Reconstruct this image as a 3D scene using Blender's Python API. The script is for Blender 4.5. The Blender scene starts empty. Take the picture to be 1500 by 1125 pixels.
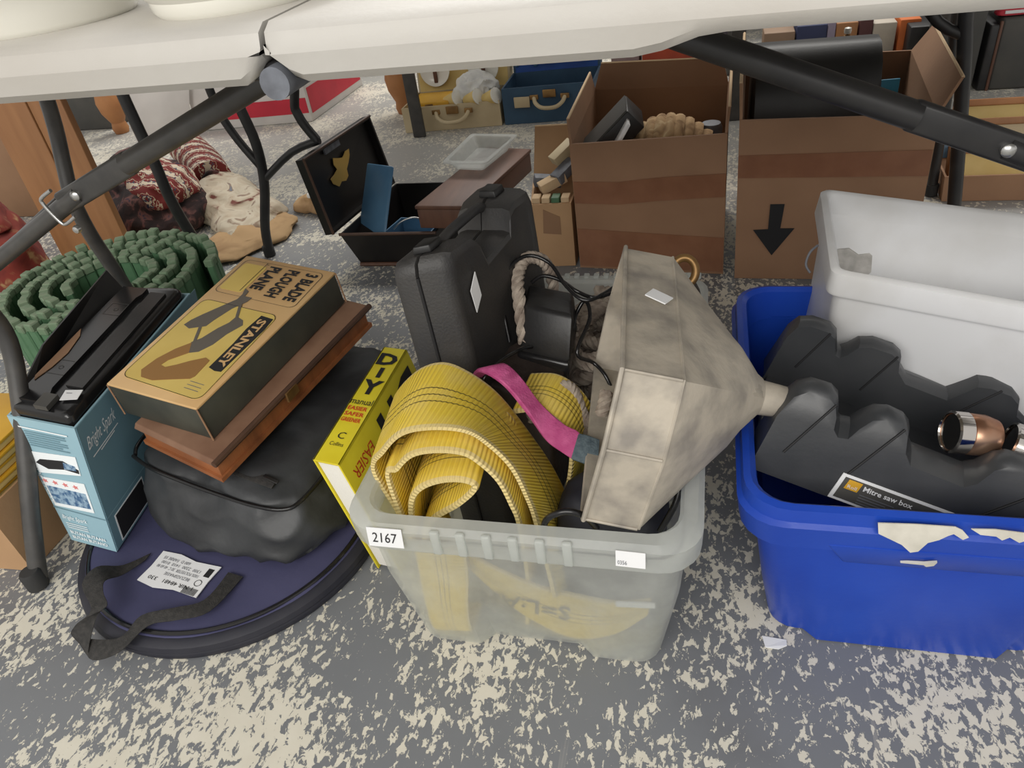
import bpy, bmesh, math, random
from mathutils import Vector, Matrix, noise
random.seed(7)
S = bpy.context.scene
COL = S.collection
V = Vector

# ------------------------------------------------------------------ camera
cam_d = bpy.data.cameras.new('camera'); cam = bpy.data.objects.new('camera', cam_d); COL.objects.link(cam)
cam_d.sensor_fit = 'HORIZONTAL'; cam_d.sensor_width = 36.0; cam_d.lens = 1095.0/1500.0*36.0
cam_d.clip_start = 0.02; cam_d.clip_end = 100
vz = V((975-750, 562.5-2050, -1095)).normalized(); vy = V((1050-750, 562.5+289, -1095)).normalized()
up = -vz; ay = (vy - up*vy.dot(up)).normalized(); ax = ay.cross(up)
rot = Matrix((ax, ay, up))
cam.matrix_world = Matrix.Translation((0, 0, 0.82)) @ rot.to_4x4()
S.camera = cam

# ------------------------------------------------------------------ light
w = bpy.data.worlds.new('world'); S.world = w; w.use_nodes = True
w.node_tree.nodes['Background'].inputs[0].default_value = (1.0, 0.975, 0.94, 1)
w.node_tree.nodes['Background'].inputs[1].default_value = 0.74
def area(name, loc, tgt, size, power, colour=(1, .97, .92)):
    d = bpy.data.lights.new(name, 'AREA'); d.shape = 'RECTANGLE'; d.size = size[0]; d.size_y = size[1]; d.energy = power; d.color = colour
    o = bpy.data.objects.new(name, d); COL.objects.link(o); o.location = loc
    o.rotation_euler = (V(tgt)-V(loc)).to_track_quat('-Z', 'Y').to_euler(); return o
area('ceiling_light_front', (-0.5, -2.6, 2.5), (-0.2, 0.9, 0.2), (4.0, 1.6), 120)
area('ceiling_light_back', (-0.4, 4.6, 3.6), (-0.3, 3.0, 0), (4.0, 1.6), 150)
S.view_settings.view_transform = 'Standard'; S.view_settings.look = 'None'
S.view_settings.exposure = 0.0; S.view_settings.gamma = 1.0; S.view_settings.use_curve_mapping = False

# ------------------------------------------------------------------ materials
def lin(c):
    return tuple(((x/255)/12.92 if x/255 <= .04045 else ((x/255+.055)/1.055)**2.4) for x in c)
MATS = {}
def mat(name, c, rough=.6, c2=None, scale=12, lo=.35, hi=.7, metal=0.0, bump=0.0, bscale=60, detail=5, alpha=None, stretch=None, spec=.5, coat=0):
    if name in MATS: return MATS[name]
    m = bpy.data.materials.new(name); m.use_nodes = True; nt = m.node_tree; N = nt.nodes; L = nt.links
    b = N['Principled BSDF']; b.inputs['Roughness'].default_value = rough; b.inputs['Metallic'].default_value = metal
    b.inputs['Specular IOR Level'].default_value = spec; b.inputs['Coat Weight'].default_value = coat
    b.inputs['Base Color'].default_value = (*lin(c), 1)
    tc = N.new('ShaderNodeTexCoord'); src = tc.outputs['Object']
    if stretch:
        mp = N.new('ShaderNodeMapping'); mp.inputs['Scale'].default_value = stretch; L.new(src, mp.inputs[0]); src = mp.outputs[0]
    if c2:
        n = N.new('ShaderNodeTexNoise'); n.inputs['Scale'].default_value = scale; n.inputs['Detail'].default_value = detail; L.new(src, n.inputs['Vector'])
        r = N.new('ShaderNodeMapRange'); r.inputs[1].default_value = lo; r.inputs[2].default_value = hi; L.new(n.outputs[0], r.inputs[0])
        mx = N.new('ShaderNodeMix'); mx.data_type = 'RGBA'; L.new(r.outputs[0], mx.inputs[0])
        mx.inputs[6].default_value = (*lin(c), 1); mx.inputs[7].default_value = (*lin(c2), 1); L.new(mx.outputs[2], b.inputs['Base Color'])
    if bump:
        n2 = N.new('ShaderNodeTexNoise'); n2.inputs['Scale'].default_value = bscale; n2.inputs['Detail'].default_value = 4; L.new(src, n2.inputs['Vector'])
        bp = N.new('ShaderNodeBump'); bp.inputs['Strength'].default_value = bump; bp.inputs['Distance'].default_value = .004
        L.new(n2.outputs[0], bp.inputs['Height']); L.new(bp.outputs[0], b.inputs['Normal'])
    MATS[name] = m; return m
def frosted(name, c, transp, rough=.35):
    m = bpy.data.materials.new(name); m.use_nodes = True; nt = m.node_tree; N = nt.nodes; L = nt.links
    b = N['Principled BSDF']; b.inputs['Base Color'].default_value = (*lin(c), 1); b.inputs['Roughness'].default_value = rough
    t = N.new('ShaderNodeBsdfTransparent'); t.inputs[0].default_value = (.97, .98, .97, 1)
    tr = N.new('ShaderNodeBsdfTranslucent'); tr.inputs[0].default_value = (*lin(c), 1)
    a = N.new('ShaderNodeMixShader'); a.inputs[0].default_value = .45; L.new(b.outputs[0], a.inputs[1]); L.new(tr.outputs[0], a.inputs[2])
    tc = N.new('ShaderNodeTexCoord'); n = N.new('ShaderNodeTexNoise'); n.inputs['Scale'].default_value = 22; n.inputs['Detail'].default_value = 6; L.new(tc.outputs['Object'], n.inputs['Vector'])
    r = N.new('ShaderNodeMapRange'); r.inputs[1].default_value = .3; r.inputs[2].default_value = .7; r.inputs[3].default_value = 1-transp-.05; r.inputs[4].default_value = 1-transp+.08; L.new(n.outputs[0], r.inputs[0])
    x = N.new('ShaderNodeMixShader'); L.new(r.outputs[0], x.inputs[0]); L.new(t.outputs[0], x.inputs[1]); L.new(a.outputs[0], x.inputs[2])
    L.new(x.outputs[0], N['Material Output'].inputs[0]); MATS[name] = m; return m

M_white = mat('table_plastic', (183, 180, 174), .45, (173, 168, 160), 7, .3, .75, bump=.06, bscale=180)
M_leg = mat('leg_paint', (62, 61, 60), .38, (78, 76, 73), 30, bump=.03)
M_legblk = mat('leg_black', (34, 34, 36), .4, (48, 47, 47), 25)
M_steel = mat('zinc_steel', (190, 190, 188), .28, metal=.9)
M_rubber = mat('rubber_foot', (48, 48, 48), .8)
M_china = mat('china_glaze', (226, 224, 214), .15)
M_gold = mat('gilt_edge', (205, 170, 95), .3, metal=.6)
M_grey_pl = mat('hinge_plastic', (112, 116, 124), .6, (84, 86, 92), 60, bump=.1)
M_black = mat('black_plastic', (26, 26, 27), .42, (40, 39, 38), 14, bump=.05, bscale=220)
M_blackd = mat('black_plastic_dusty', (44, 44, 46), .5, (66, 63, 59), 10, .35, .75, bump=.15, bscale=320)
M_gloss = mat('black_gloss_plastic', (20, 20, 22), .22, (30, 29, 29), 12)
M_mitre = mat('mitre_box_plastic', (52, 54, 57), .36, (66, 67, 69), 10, bump=.04, bscale=200)
M_bagblk = mat('black_nylon', (40, 41, 43), .48, (60, 62, 64), 8, .35, .7, bump=.5, bscale=26)
M_web = mat('black_webbing', (38, 37, 36), .8, (56, 54, 52), 160, bump=.3, bscale=500)
M_navy = mat('navy_fabric', (56, 57, 88), .8, (68, 68, 100), 9, .3, .7, bump=.2, bscale=40)
M_navydk = mat('navy_dark_trim', (30, 31, 42), .6, (44, 44, 52), 20)
M_paper = mat('white_paper', (228, 229, 230), .7)
M_label = mat('cream_label_paper', (212, 208, 196), .8, (190, 186, 174), 40)
M_ink = mat('black_ink', (28, 28, 30), .7)
M_inkg = mat('grey_ink', (110, 112, 118), .7)
M_blue = mat('blue_crate_plastic', (31, 73, 178), .33, (24, 62, 164), 9, .3, .7, bump=.05, bscale=120)
M_tub = mat('white_tub_plastic', (220, 221, 223), .42, (196, 194, 190), 8, .42, .85, bump=.03)
M_dirt = mat('grey_residue', (168, 165, 160), .8, (206, 203, 198), 60)
M_yel = mat('book_yellow', (226, 210, 48), .45, (216, 198, 40), 20)
M_pages = mat('book_pages', (232, 230, 222), .8, (214, 210, 200), 300, stretch=(60, 1, 1))
M_red = mat('red_print', (208, 62, 34), .6)
M_kraft = mat('kraft_card', (150, 116, 88), .8, (134, 102, 76), 6, .3, .7, bump=.1, bscale=90)
M_kraftd = mat('kraft_card_dark', (158, 122, 94), .8, (142, 108, 82), 6, .3, .7, bump=.1, bscale=90)
M_kraftl = mat('kraft_card_light', (186, 150, 112), .8, (172, 136, 100), 7, .3, .7, bump=.1, bscale=90)
M_cutedge = mat('card_cut_edge', (205, 178, 142), .85)
M_tape = mat('brown_tape', (132, 90, 66), .3, (146, 102, 76), 20, bump=.2, bscale=25)
M_orange = mat('orange_pine', (158, 112, 72), .55, (140, 96, 60), 5, .3, .7, stretch=(8, 1, 1))
M_oldwood = mat('old_pine_box', (150, 92, 54), .55, (98, 58, 36), 9, .4, .85, stretch=(1, 4, 1), bump=.15)
M_oldlid = mat('dusty_wood_lid', (136, 104, 82), .75, (112, 80, 60), 16, .3, .7)
M_dkwood = mat('dark_stained_edge', (62, 42, 32), .6, (84, 58, 42), 14)
M_brown = mat('brown_wood_box', (104, 72, 56), .55, (84, 56, 44), 8, stretch=(6, 1, 1))
M_carton = mat('plane_carton_top', (216, 180, 128), .55, (198, 158, 106), 8, .35, .75)
M_cartyel = mat('plane_carton_yellow', (216, 190, 106), .55, (206, 178, 94), 12)
M_cartgrn = mat('plane_carton_side', (50, 52, 46), .6, (72, 72, 62), 18, .35, .8)
M_prgrey = mat('print_grey', (98, 92, 84), .6)
M_prbrown = mat('print_brown', (148, 108, 58), .6)
M_lblue = mat('light_blue_card', (150, 184, 196), .5, (140, 175, 188), 5)
M_lblued = mat('mid_blue_card', (112, 148, 162), .5, (102, 138, 152), 6)
M_prwhite = mat('white_print', (232, 238, 240), .6)
M_prpink = mat('red_white_print', (214, 130, 128), .6)
M_prblue = mat('blue_photo_print', (62, 98, 136), .5, (150, 176, 196), 150, .4, .6)
M_galv = mat('galvanised_steel', (184, 175, 160), .6, (138, 132, 124), 26, .40, .72, metal=.15, bump=.3, bscale=55, detail=9)
M_galvd = mat('galvanised_steel_inner', (146, 144, 138), .55, (108, 108, 106), 18, metal=.2, bump=.1)
M_rope = mat('hemp_rope', (176, 164, 150), .9, (120, 106, 96), 60, .3, .7, bump=.4, bscale=200)
M_mag = mat('magenta_webbing', (176, 68, 122), .8, (196, 92, 142), 80, bump=.3, bscale=400)
M_teal = mat('grey_teal_webbing', (70, 84, 92), .8, (96, 110, 116), 200, bump=.3, bscale=400)
M_leather = mat('dark_leather', (40, 33, 30), .45, (54, 46, 42), 40, bump=.3, bscale=120)
M_brass = mat('aged_brass', (168, 132, 82), .4, (120, 90, 56), 20, metal=.6)
M_chrome = mat('chrome', (200, 195, 190), .12, metal=1.0)
M_copper = mat('tarnished_copper', (150, 96, 66), .3, (180, 150, 128), 14, metal=.85)
M_green = mat('green_plastic', (70, 108, 78), .6, (86, 124, 90), 25)
M_greentop = mat('green_dusty', (122, 136, 112), .85, (92, 126, 94), 40)
M_cream = mat('cream_vinyl', (200, 184, 150), .6, (184, 166, 132), 9)
M_creamin = mat('cream_lining', (222, 196, 130), .7, (206, 176, 104), 10)
M_bluecase = mat('blue_vinyl', (52, 82, 106), .6, (44, 70, 94), 12)
M_bluein = mat('bright_blue_lining', (30, 76, 150), .6, (24, 62, 132), 12)
M_cloth = mat('white_cloth', (226, 226, 220), .9, (206, 206, 204), 30, bump=.3, bscale=30)
M_yfold = mat('mustard_card', (222, 172, 48), .5, (208, 156, 40), 10)
M_deed = mat('black_japanned_tin', (24, 22, 22), .35, (34, 30, 28), 10)
M_bluetin = mat('blue_tin', (84, 122, 152), .3, (66, 104, 136), 12)
M_concrete = None
M_redcard = mat('red_card', (196, 42, 62), .5, (180, 36, 56), 10)
M_wcard = mat('white_card', (212, 208, 204), .6, (198, 194, 190), 8)
M_dgrey = mat('dark_grey_vinyl', (66, 66, 64), .6, (80, 78, 74), 10)
M_stone = mat('terracotta_wood', (176, 122, 76), .6, (150, 98, 58), 10)
M_redbox = mat('orange_red_box', (172, 66, 34), .5, (150, 52, 28), 12)
M_clearlid = frosted('clear_tray_plastic', (214, 216, 214), .55, .2)
M_frost = frosted('frosted_box_plastic', (230, 232, 228), .62, .35)
M_frostrim = frosted('frosted_rim_plastic', (226, 229, 226), .45, .3)
def cloth_pattern(name, cols, scale):
    m = bpy.data.materials.new(name); m.use_nodes = True; nt = m.node_tree; N = nt.nodes; L = nt.links; b = N['Principled BSDF']; b.inputs['Roughness'].default_value = .95
    tc = N.new('ShaderNodeTexCoord'); n = N.new('ShaderNodeTexNoise'); n.inputs['Scale'].default_value = scale; n.inputs['Detail'].default_value = 3; n.inputs['Distortion'].default_value = 1.2; L.new(tc.outputs['Object'], n.inputs['Vector'])
    r = N.new('ShaderNodeValToRGB'); L.new(n.outputs[0], r.inputs[0]); r.color_ramp.interpolation = 'EASE'
    while len(r.color_ramp.elements) < len(cols): r.color_ramp.elements.new(.5)
    for i, (p, c) in enumerate(cols): r.color_ramp.elements[i].position = p; r.color_ramp.elements[i].color = (*lin(c), 1)
    L.new(r.outputs[0], b.inputs['Base Color']); bp = N.new('ShaderNodeBump'); bp.inputs['Strength'].default_value = .4; bp.inputs['Distance'].default_value = .005; L.new(n.outputs[0], bp.inputs['Height']); L.new(bp.outputs[0], b.inputs['Normal'])
    return m
M_floral = cloth_pattern('floral_cloth', [(.3, (120, 70, 62)), (.42, (196, 182, 160)), (.58, (206, 196, 176)), (.66, (150, 128, 110)), (.74, (120, 128, 140))], 16)
M_tan = cloth_pattern('tan_lining', [(.3, (150, 118, 84)), (.6, (184, 152, 112))], 10)
M_darkrug = cloth_pattern('dark_woven_rug', [(.3, (30, 26, 28)), (.5, (52, 38, 38)), (.62, (110, 74, 70)), (.7, (44, 46, 66))], 22)
M_redrug = cloth_pattern('red_patterned_fabric', [(.3, (96, 34, 30)), (.55, (118, 44, 34)), (.68, (160, 128, 88))], 14)
M_shell = cloth_pattern('brown_ribbed_fabric', [(.3, (128, 98, 66)), (.5, (166, 136, 98)), (.7, (192, 168, 130))], 26)
def stripe_mat(name):           # woven bands of the rolled rug
    m = bpy.data.materials.new(name); m.use_nodes = True; nt = m.node_tree; N = nt.nodes; L = nt.links; b = N['Principled BSDF']; b.inputs['Roughness'].default_value = .95
    tc = N.new('ShaderNodeTexCoord'); wv = N.new('ShaderNodeTexWave'); wv.bands_direction = 'Y'; wv.inputs['Scale'].default_value = 6; wv.inputs['Distortion'].default_value = 2.0; wv.inputs['Detail Scale'].default_value = 12; L.new(tc.outputs['Object'], wv.inputs['Vector'])
    r = N.new('ShaderNodeValToRGB'); L.new(wv.outputs[1], r.inputs[0]); r.color_ramp.interpolation = 'CONSTANT'
    cs = [(0, (120, 46, 44)), (.3, (200, 184, 160)), (.45, (130, 50, 48)), (.7, (70, 78, 96)), (.82, (206, 192, 170))]
    while len(r.color_ramp.elements) < len(cs): r.color_ramp.elements.new(.5)
    for i, (p, c) in enumerate(cs): r.color_ramp.elements[i].position = p; r.color_ramp.elements[i].color = (*lin(c), 1)
    L.new(r.outputs[0], b.inputs['Base Color']); return m
M_stripe = stripe_mat('banded_rug')
def strap_mat(name):
    m = bpy.data.materials.new(name); m.use_nodes = True; nt = m.node_tree; N = nt.nodes; L = nt.links; b = N['Principled BSDF']; b.inputs['Roughness'].default_value = .75
    uv = N.new('ShaderNodeUVMap'); uv.uv_map = 'UVMap'; sx = N.new('ShaderNodeSeparateXYZ'); L.new(uv.outputs[0], sx.inputs[0])
    def mth(op, a, bb=None, c=None):
        n = N.new('ShaderNodeMath'); n.operation = op
        for i, v in enumerate((a, bb, c)):
            if v is None: continue
            if isinstance(v, (int, float)): n.inputs[i].default_value = v
            else: L.new(v, n.inputs[i])
        return n.outputs[0]
    rib = mth('SINE', mth('MULTIPLY', sx.outputs[0], 1150.0))
    tcn = N.new('ShaderNodeTexCoord'); ns = N.new('ShaderNodeTexNoise'); ns.inputs['Scale'].default_value = 24; ns.inputs['Detail'].default_value = 6; L.new(tcn.outputs['Object'], ns.inputs['Vector'])
    def mix(f, a, c2):
        x = N.new('ShaderNodeMix'); x.data_type = 'RGBA'; L.new(f, x.inputs[0])
        if isinstance(a, tuple): x.inputs[6].default_value = (*lin(a), 1)
        else: L.new(a, x.inputs[6])
        x.inputs[7].default_value = (*lin(c2), 1); return x.outputs[2]
    c0 = mix(mth('MULTIPLY_ADD', rib, .22, .4), (236, 208, 72), (212, 176, 52))
    c1 = mix(mth('MULTIPLY', mth('SUBTRACT', ns.outputs[0], .45, ), 2.0), c0, (222, 198, 120))
    edge = mth('GREATER_THAN', mth('ABSOLUTE', mth('SUBTRACT', sx.outputs[1], .5)), .455)
    c2 = mix(mth('MULTIPLY', edge, .7), c1, (216, 198, 152))
    cur = c2
    for v0 in (.40, .50, .60):
        ln = mth('LESS_THAN', mth('ABSOLUTE', mth('SUBTRACT', sx.outputs[1], v0)), .008)
        cur = mix(mth('MULTIPLY', ln, .85), cur, (52, 44, 24))
    L.new(cur, b.inputs['Base Color'])
    bp = N.new('ShaderNodeBump'); bp.inputs['Strength'].default_value = .6; bp.inputs['Distance'].default_value = .0012; L.new(rib, bp.inputs['Height']); L.new(bp.outputs[0], b.inputs['Normal'])
    return m
M_strap = strap_mat('yellow_sling_webbing')

def floor_mat():
    m = bpy.data.materials.new('chipped_painted_concrete'); m.use_nodes = True; nt = m.node_tree; N = nt.nodes; L = nt.links; b = N['Principled BSDF']
    geo = N.new('ShaderNodeTexCoord'); P = geo.outputs['Object']
    def nz(scale, detail=5, dist=0, rough=.55, vec=P):
        n = N.new('ShaderNodeTexNoise'); n.inputs['Scale'].default_value = scale; n.inputs['Detail'].default_value = detail; n.inputs['Distortion'].default_value = dist; n.inputs['Roughness'].default_value = rough; L.new(vec, n.inputs['Vector']); return n.outputs[0]
    def mth(op, a, bb=None):
        n = N.new('ShaderNodeMath'); n.operation = op
        for i, v in enumerate((a, bb)):
            if v is None: continue
            if isinstance(v, (int, float)): n.inputs[i].default_value = v
            else: L.new(v, n.inputs[i])
        return n.outputs[0]
    def rng(x, a, bb, c=0, d=1):
        n = N.new('ShaderNodeMapRange'); L.new(x, n.inputs[0])
        for i, v in enumerate((a, bb, c, d)): n.inputs[i+1].default_value = v
        return n.outputs[0]
    def mix(f, a, c2):
        x = N.new('ShaderNodeMix'); x.data_type = 'RGBA'; L.new(f, x.inputs[0])
        for i, v in ((6, a), (7, c2)):
            if isinstance(v, tuple): x.inputs[i].default_value = (*lin(v), 1)
            else: L.new(v, x.inputs[i])
        return x.outputs[2]
    st_ = N.new('ShaderNodeMapping'); st_.inputs['Scale'].default_value = (1, .62, 1); st_.inputs['Rotation'].default_value = (0, 0, .25); L.new(P, st_.inputs[0]); Q = st_.outputs[0]; wear = nz(4.6, 4); chips = nz(125, 5, .5, .62, Q); chips2 = nz(48, 6, .3, .62, Q)
    k = mth('ADD', mth('MULTIPLY', mth('SUBTRACT', wear, .5), .52), mth('ADD', mth('MULTIPLY', chips, .62), mth('MULTIPLY', chips2, .38)))
    mask = rng(k, .524, .538)
    paint = mix(nz(5, 5), (124, 127, 131), (110, 112, 115))
    stain = rng(nz(3.2, 6), .52, .72)
    paint = mix(mth('MULTIPLY', stain, .55), paint, (92, 90, 90))
    sep = N.new('ShaderNodeSeparateXYZ'); L.new(P, sep.inputs[0])
    bare = rng(mth('ADD', sep.outputs[1], mth('MULTIPLY', nz(4, 4), .8)), 1.9, 2.6)      # paint worn thin and dusty towards the aisle
    paint = mix(mth('MULTIPLY', bare, .8), paint, (170, 168, 162))
    scr = N.new('ShaderNodeMapping'); scr.inputs['Scale'].default_value = (90, 2.5, 1); scr.inputs['Rotation'].default_value = (0, 0, .3); L.new(P, scr.inputs[0])
    scratch = rng(nz(1.0, 2, 0, .5, scr.outputs[0]), .70, .74)
    paint = mix(mth('MULTIPLY', scratch, .35), paint, (172, 168, 160))
    chip = mix(nz(30, 4), (216, 212, 198), (202, 196, 180))
    L.new(mix(mask, paint, chip), b.inputs['Base Color'])
    L.new(rng(mask, 0, 1, .48, .8), b.inputs['Roughness'])
    bp = N.new('ShaderNodeBump'); bp.inputs['Strength'].default_value = .5; bp.inputs['Distance'].default_value = .0015; bp.invert = True; L.new(mask, bp.inputs['Height']); L.new(bp.outputs[0], b.inputs['Normal'])
    return m
M_floor = floor_mat()

# ------------------------------------------------------------------ builders
def rootof(o):
    while o.parent: o = o.parent
    return o
def tag(o, label=None, cat=None, group=None, kind=None):
    for k, v in (('label', label), ('category', cat), ('group', group), ('kind', kind)):
        if v: o[k] = v
    return o
def thing(name, label, cat, loc, group=None):
    o = bpy.data.objects.new(name, None); COL.objects.link(o); o.location = loc; o.empty_display_size = .02
    return tag(o, label, cat, group)
def add(name, vs, fs, m, parent=None, smooth=False, bevel=0, seg=2, uvs=None, mats=None, fm=None):
    vs = [V(v) for v in vs]
    if parent: off = rootof(parent).location.copy()
    else:
        n = len(vs); off = V((sum(v.x for v in vs)/n, sum(v.y for v in vs)/n, min(v.z for v in vs)))
    me = bpy.data.meshes.new(name); me.from_pydata([v-off for v in vs], [], fs); me.update()
    bm = bmesh.new(); bm.from_mesh(me); bmesh.ops.recalc_face_normals(bm, faces=bm.faces)
    if bevel: bmesh.ops.bevel(bm, geom=list(bm.edges), offset=bevel, segments=seg, profile=.5, affect='EDGES', clamp_overlap=True)
    bm.to_mesh(me); bm.free()
    if uvs:
        ul = me.uv_layers.new(name='UVMap')
        for lp in me.loops: ul.data[lp.index].uv = uvs[lp.vertex_index]
    me.materials.append(m)
    for x in (mats or []): me.materials.append(x)
    if fm:
        for i, p in enumerate(me.polygons): p.material_index = fm(i)
    if smooth or bevel:
        for p in me.polygons: p.use_smooth = True
        try: me.set_sharp_from_angle(angle=math.radians(38 if not bevel else 50))
        except Exception: pass
    o = bpy.data.objects.new(name, me); COL.objects.link(o)
    if parent: o.parent = parent
    else: o.location = off
    return o
HF = [(0, 3, 2, 1), (4, 5, 6, 7), (0, 1, 5, 4), (1, 2, 6, 5), (2, 3, 7, 6), (3, 0, 4, 7)]
def hexa(name, b4, t4, m, parent=None, bevel=0, seg=2): return add(name, list(b4)+list(t4), HF, m, parent, bevel=bevel, seg=seg)
def box(name, c, s, m, parent=None, rz=0, bevel=0, M=None, seg=2):
    M = M or Matrix.Rotation(rz, 3, 'Z'); c = V(c)
    q = [(-1, -1), (1, -1), (1, 1), (-1, 1)]
    return hexa(name, [c+M@V((a*s[0]/2, b*s[1]/2, -s[2]/2)) for a, b in q], [c+M@V((a*s[0]/2, b*s[1]/2, s[2]/2)) for a, b in q], m, parent, bevel, seg)
def box0(name, x0, x1, y0, y1, z0, z1, m, parent=None, bevel=0): return box(name, ((x0+x1)/2, (y0+y1)/2, (z0+z1)/2), (x1-x0, y1-y0, z1-z0), m, parent, 0, bevel)
def crom(pts, n=6, closed=False):
    pts = [V(p) for p in pts]; out = []; N = len(pts)
    rngs = range(N) if closed else range(N-1)
    for i in rngs:
        g = (lambda k: pts[k % N]) if closed else (lambda k: pts[max(0, min(N-1, k))])
        a, b, c, d = g(i-1), g(i), g(i+1), g(i+2)
        for k in range(n):
            t = k/n; out.append(.5*((2*b)+(c-a)*t+(2*a-5*b+4*c-d)*t*t+(-a+3*b-3*c+d)*t**3))
    if not closed: out.append(pts[-1])
    return out
def tube_geo(pts, r, ns=10, closed=False):
    n = len(pts); vs = []; fs = []; ref = None
    for i, p in enumerate(pts):
        t = ((pts[(i+1) % n] if (closed or i < n-1) else p)-(pts[i-1] if (closed or i > 0) else p)).normalized()
        if ref is None: ref = t.orthogonal().normalized()
        ref = (ref-t*ref.dot(t)).normalized(); bi = t.cross(ref)
        rr = r[i] if isinstance(r, (list, tuple)) else r
        for k in range(ns):
            a = 2*math.pi*k/ns; vs.append(p+ref*math.cos(a)*rr+bi*math.sin(a)*rr)
    for i in range(n if closed else n-1):
        for k in range(ns):
            j = (i+1) % n; fs.append((i*ns+k, i*ns+(k+1) % ns, j*ns+(k+1) % ns, j*ns+k))
    if not closed: fs.append(tuple(range(ns-1, -1, -1))); fs.append(tuple((n-1)*ns+k for k in range(ns)))
    return vs, fs
def tube(name, pts, r, m, parent=None, n=6, ns=10, closed=False, straight=False):
    p = [V(q) for q in pts] if straight else crom(pts, n, closed)
    vs, fs = tube_geo(p, r, ns, closed); return add(name, vs, fs, m, parent, smooth=True)
def loft(name, loops, m, parent=None, cap0=True, cap1=True, smooth=True, **k):
    n = len(loops[0]); vs = [p for l in loops for p in l]; fs = []
    for i in range(len(loops)-1):
        for j in range(n): fs.append((i*n+j, i*n+(j+1) % n, (i+1)*n+(j+1) % n, (i+1)*n+j))
    if cap0: fs.append(tuple(range(n-1, -1, -1)))
    if cap1: fs.append(tuple((len(loops)-1)*n+j for j in range(n)))
    return add(name, vs, fs, m, parent, smooth=smooth, **k)
def lathe(name, prof, c, m, parent=None, n=40, sx=1, sy=1, M=None):
    c = V(c); M = M or Matrix.Identity(3)
    loops = [[c+M@V((r*math.cos(2*math.pi*k/n)*sx, r*math.sin(2*math.pi*k/n)*sy, z)) for k in range(n)] for r, z in prof]
    return loft(name, loops, m, parent)
def rquad(p4, r, n=4):
    out = []; p4 = [V(p) for p in p4]
    for i in range(4):
        p = p4[i]; a = (p4[i-1]-p).normalized()*r+p; b = (p4[(i+1) % 4]-p).normalized()*r+p
        for k in range(n+1):
            t = k/n; out.append(a*(1-t)**2+p*2*t*(1-t)+b*t*t)
    return out
def quad_in(p4, d):      # inset a quad towards its centre by about d
    p4 = [V(p) for p in p4]; out = []
    for i in range(4):
        a = (p4[i-1]-p4[i]).normalized(); b = (p4[(i+1) % 4]-p4[i]).normalized(); out.append(p4[i]+(a+b)*d)
    return out
def container(name, b4, t4, th, m, parent, floor_t=.005):
    b4 = [V(p) for p in b4]; t4 = [V(p) for p in t4]; ti = quad_in(t4, th); bi = [p+V((0, 0, floor_t)) for p in quad_in(b4, th)]
    return loft(name, [b4, t4, ti, bi], m, parent, smooth=False)
def softbox(name, b4, t4, m, parent=None, k=6, n=14, bulge=.0, amp=.006, freq=9, seed=0):
    b4 = [V(p) for p in b4]; t4 = [V(p) for p in t4]; bm = bmesh.new(); bmesh.ops.create_cube(bm, size=2)
    bmesh.ops.subdivide_edges(bm, edges=bm.edges, cuts=n, use_grid_fill=True)
    def tri(q):
        u, v, w_ = (q.x+1)/2, (q.y+1)/2, (q.z+1)/2
        f = lambda c: (c[0]*(1-u)+c[1]*u)*(1-v)+(c[3]*(1-u)+c[2]*u)*v
        return f(b4)*(1-w_)+f(t4)*w_
    vs = []
    cen = tri(V((0, 0, 0)))
    for v in bm.verts:
        q = v.co.copy(); nrm = (abs(q.x)**k+abs(q.y)**k+abs(q.z)**k)**(1/k); q = q/nrm
        p = tri(q); d = (p-cen).normalized()
        fold = noise.noise(p*freq+V((seed, 0, 0)))*amp + abs(noise.noise(p*freq*.5+V((0, seed, 3))))*amp*1.5
        fold += (1-abs(noise.noise(p*freq*1.7+V((7, seed, 1))))*2.2)*amp*.45
        if q.z < -.8: fold *= .2
        vs.append(p+d*(bulge*(1-max(abs(q.x), abs(q.y))**4)*(1 if q.z > -.9 else 0)+fold))
    fs = [tuple(v.index for v in f.verts) for f in bm.faces]; bm.free()
    return add(name, vs, fs, m, parent, smooth=True)
def ribbon(name, pairs, th, m, parent=None, n=6, vlen=None):
    A = crom([p[0] for p in pairs], n); B = crom([p[1] for p in pairs], n); N = len(A); vs = []; fs = []; uvs = []; s = 0
    for i in range(N):
        t = (A[min(i+1, N-1)]+B[min(i+1, N-1)]-A[max(i-1, 0)]-B[max(i-1, 0)]); wv = B[i]-A[i]
        nm = t.cross(wv); nm = nm.normalized() if nm.length > 1e-9 else V((0, 0, 1))
        if i: s += ((A[i]+B[i])/2-(A[i-1]+B[i-1])/2).length
        for f, sg in ((0, -1), (.06, -1), (.94, -1), (1, -1), (1, 1), (.94, 1), (.06, 1), (0, 1)):
            tt = th*(.5 if .05 < f < .95 else .3); vs.append(A[i]+wv*f+nm*sg*tt); uvs.append((s, f))
    for i in range(N-1):
        for k in range(8): fs.append((i*8+k, i*8+(k+1) % 8, (i+1)*8+(k+1) % 8, (i+1)*8+k))
    fs.append(tuple(range(7, -1, -1))); fs.append(tuple((N-1)*8+k for k in range(8)))
    return add(name, vs, fs, m, parent, smooth=True, uvs=uvs)
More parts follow.
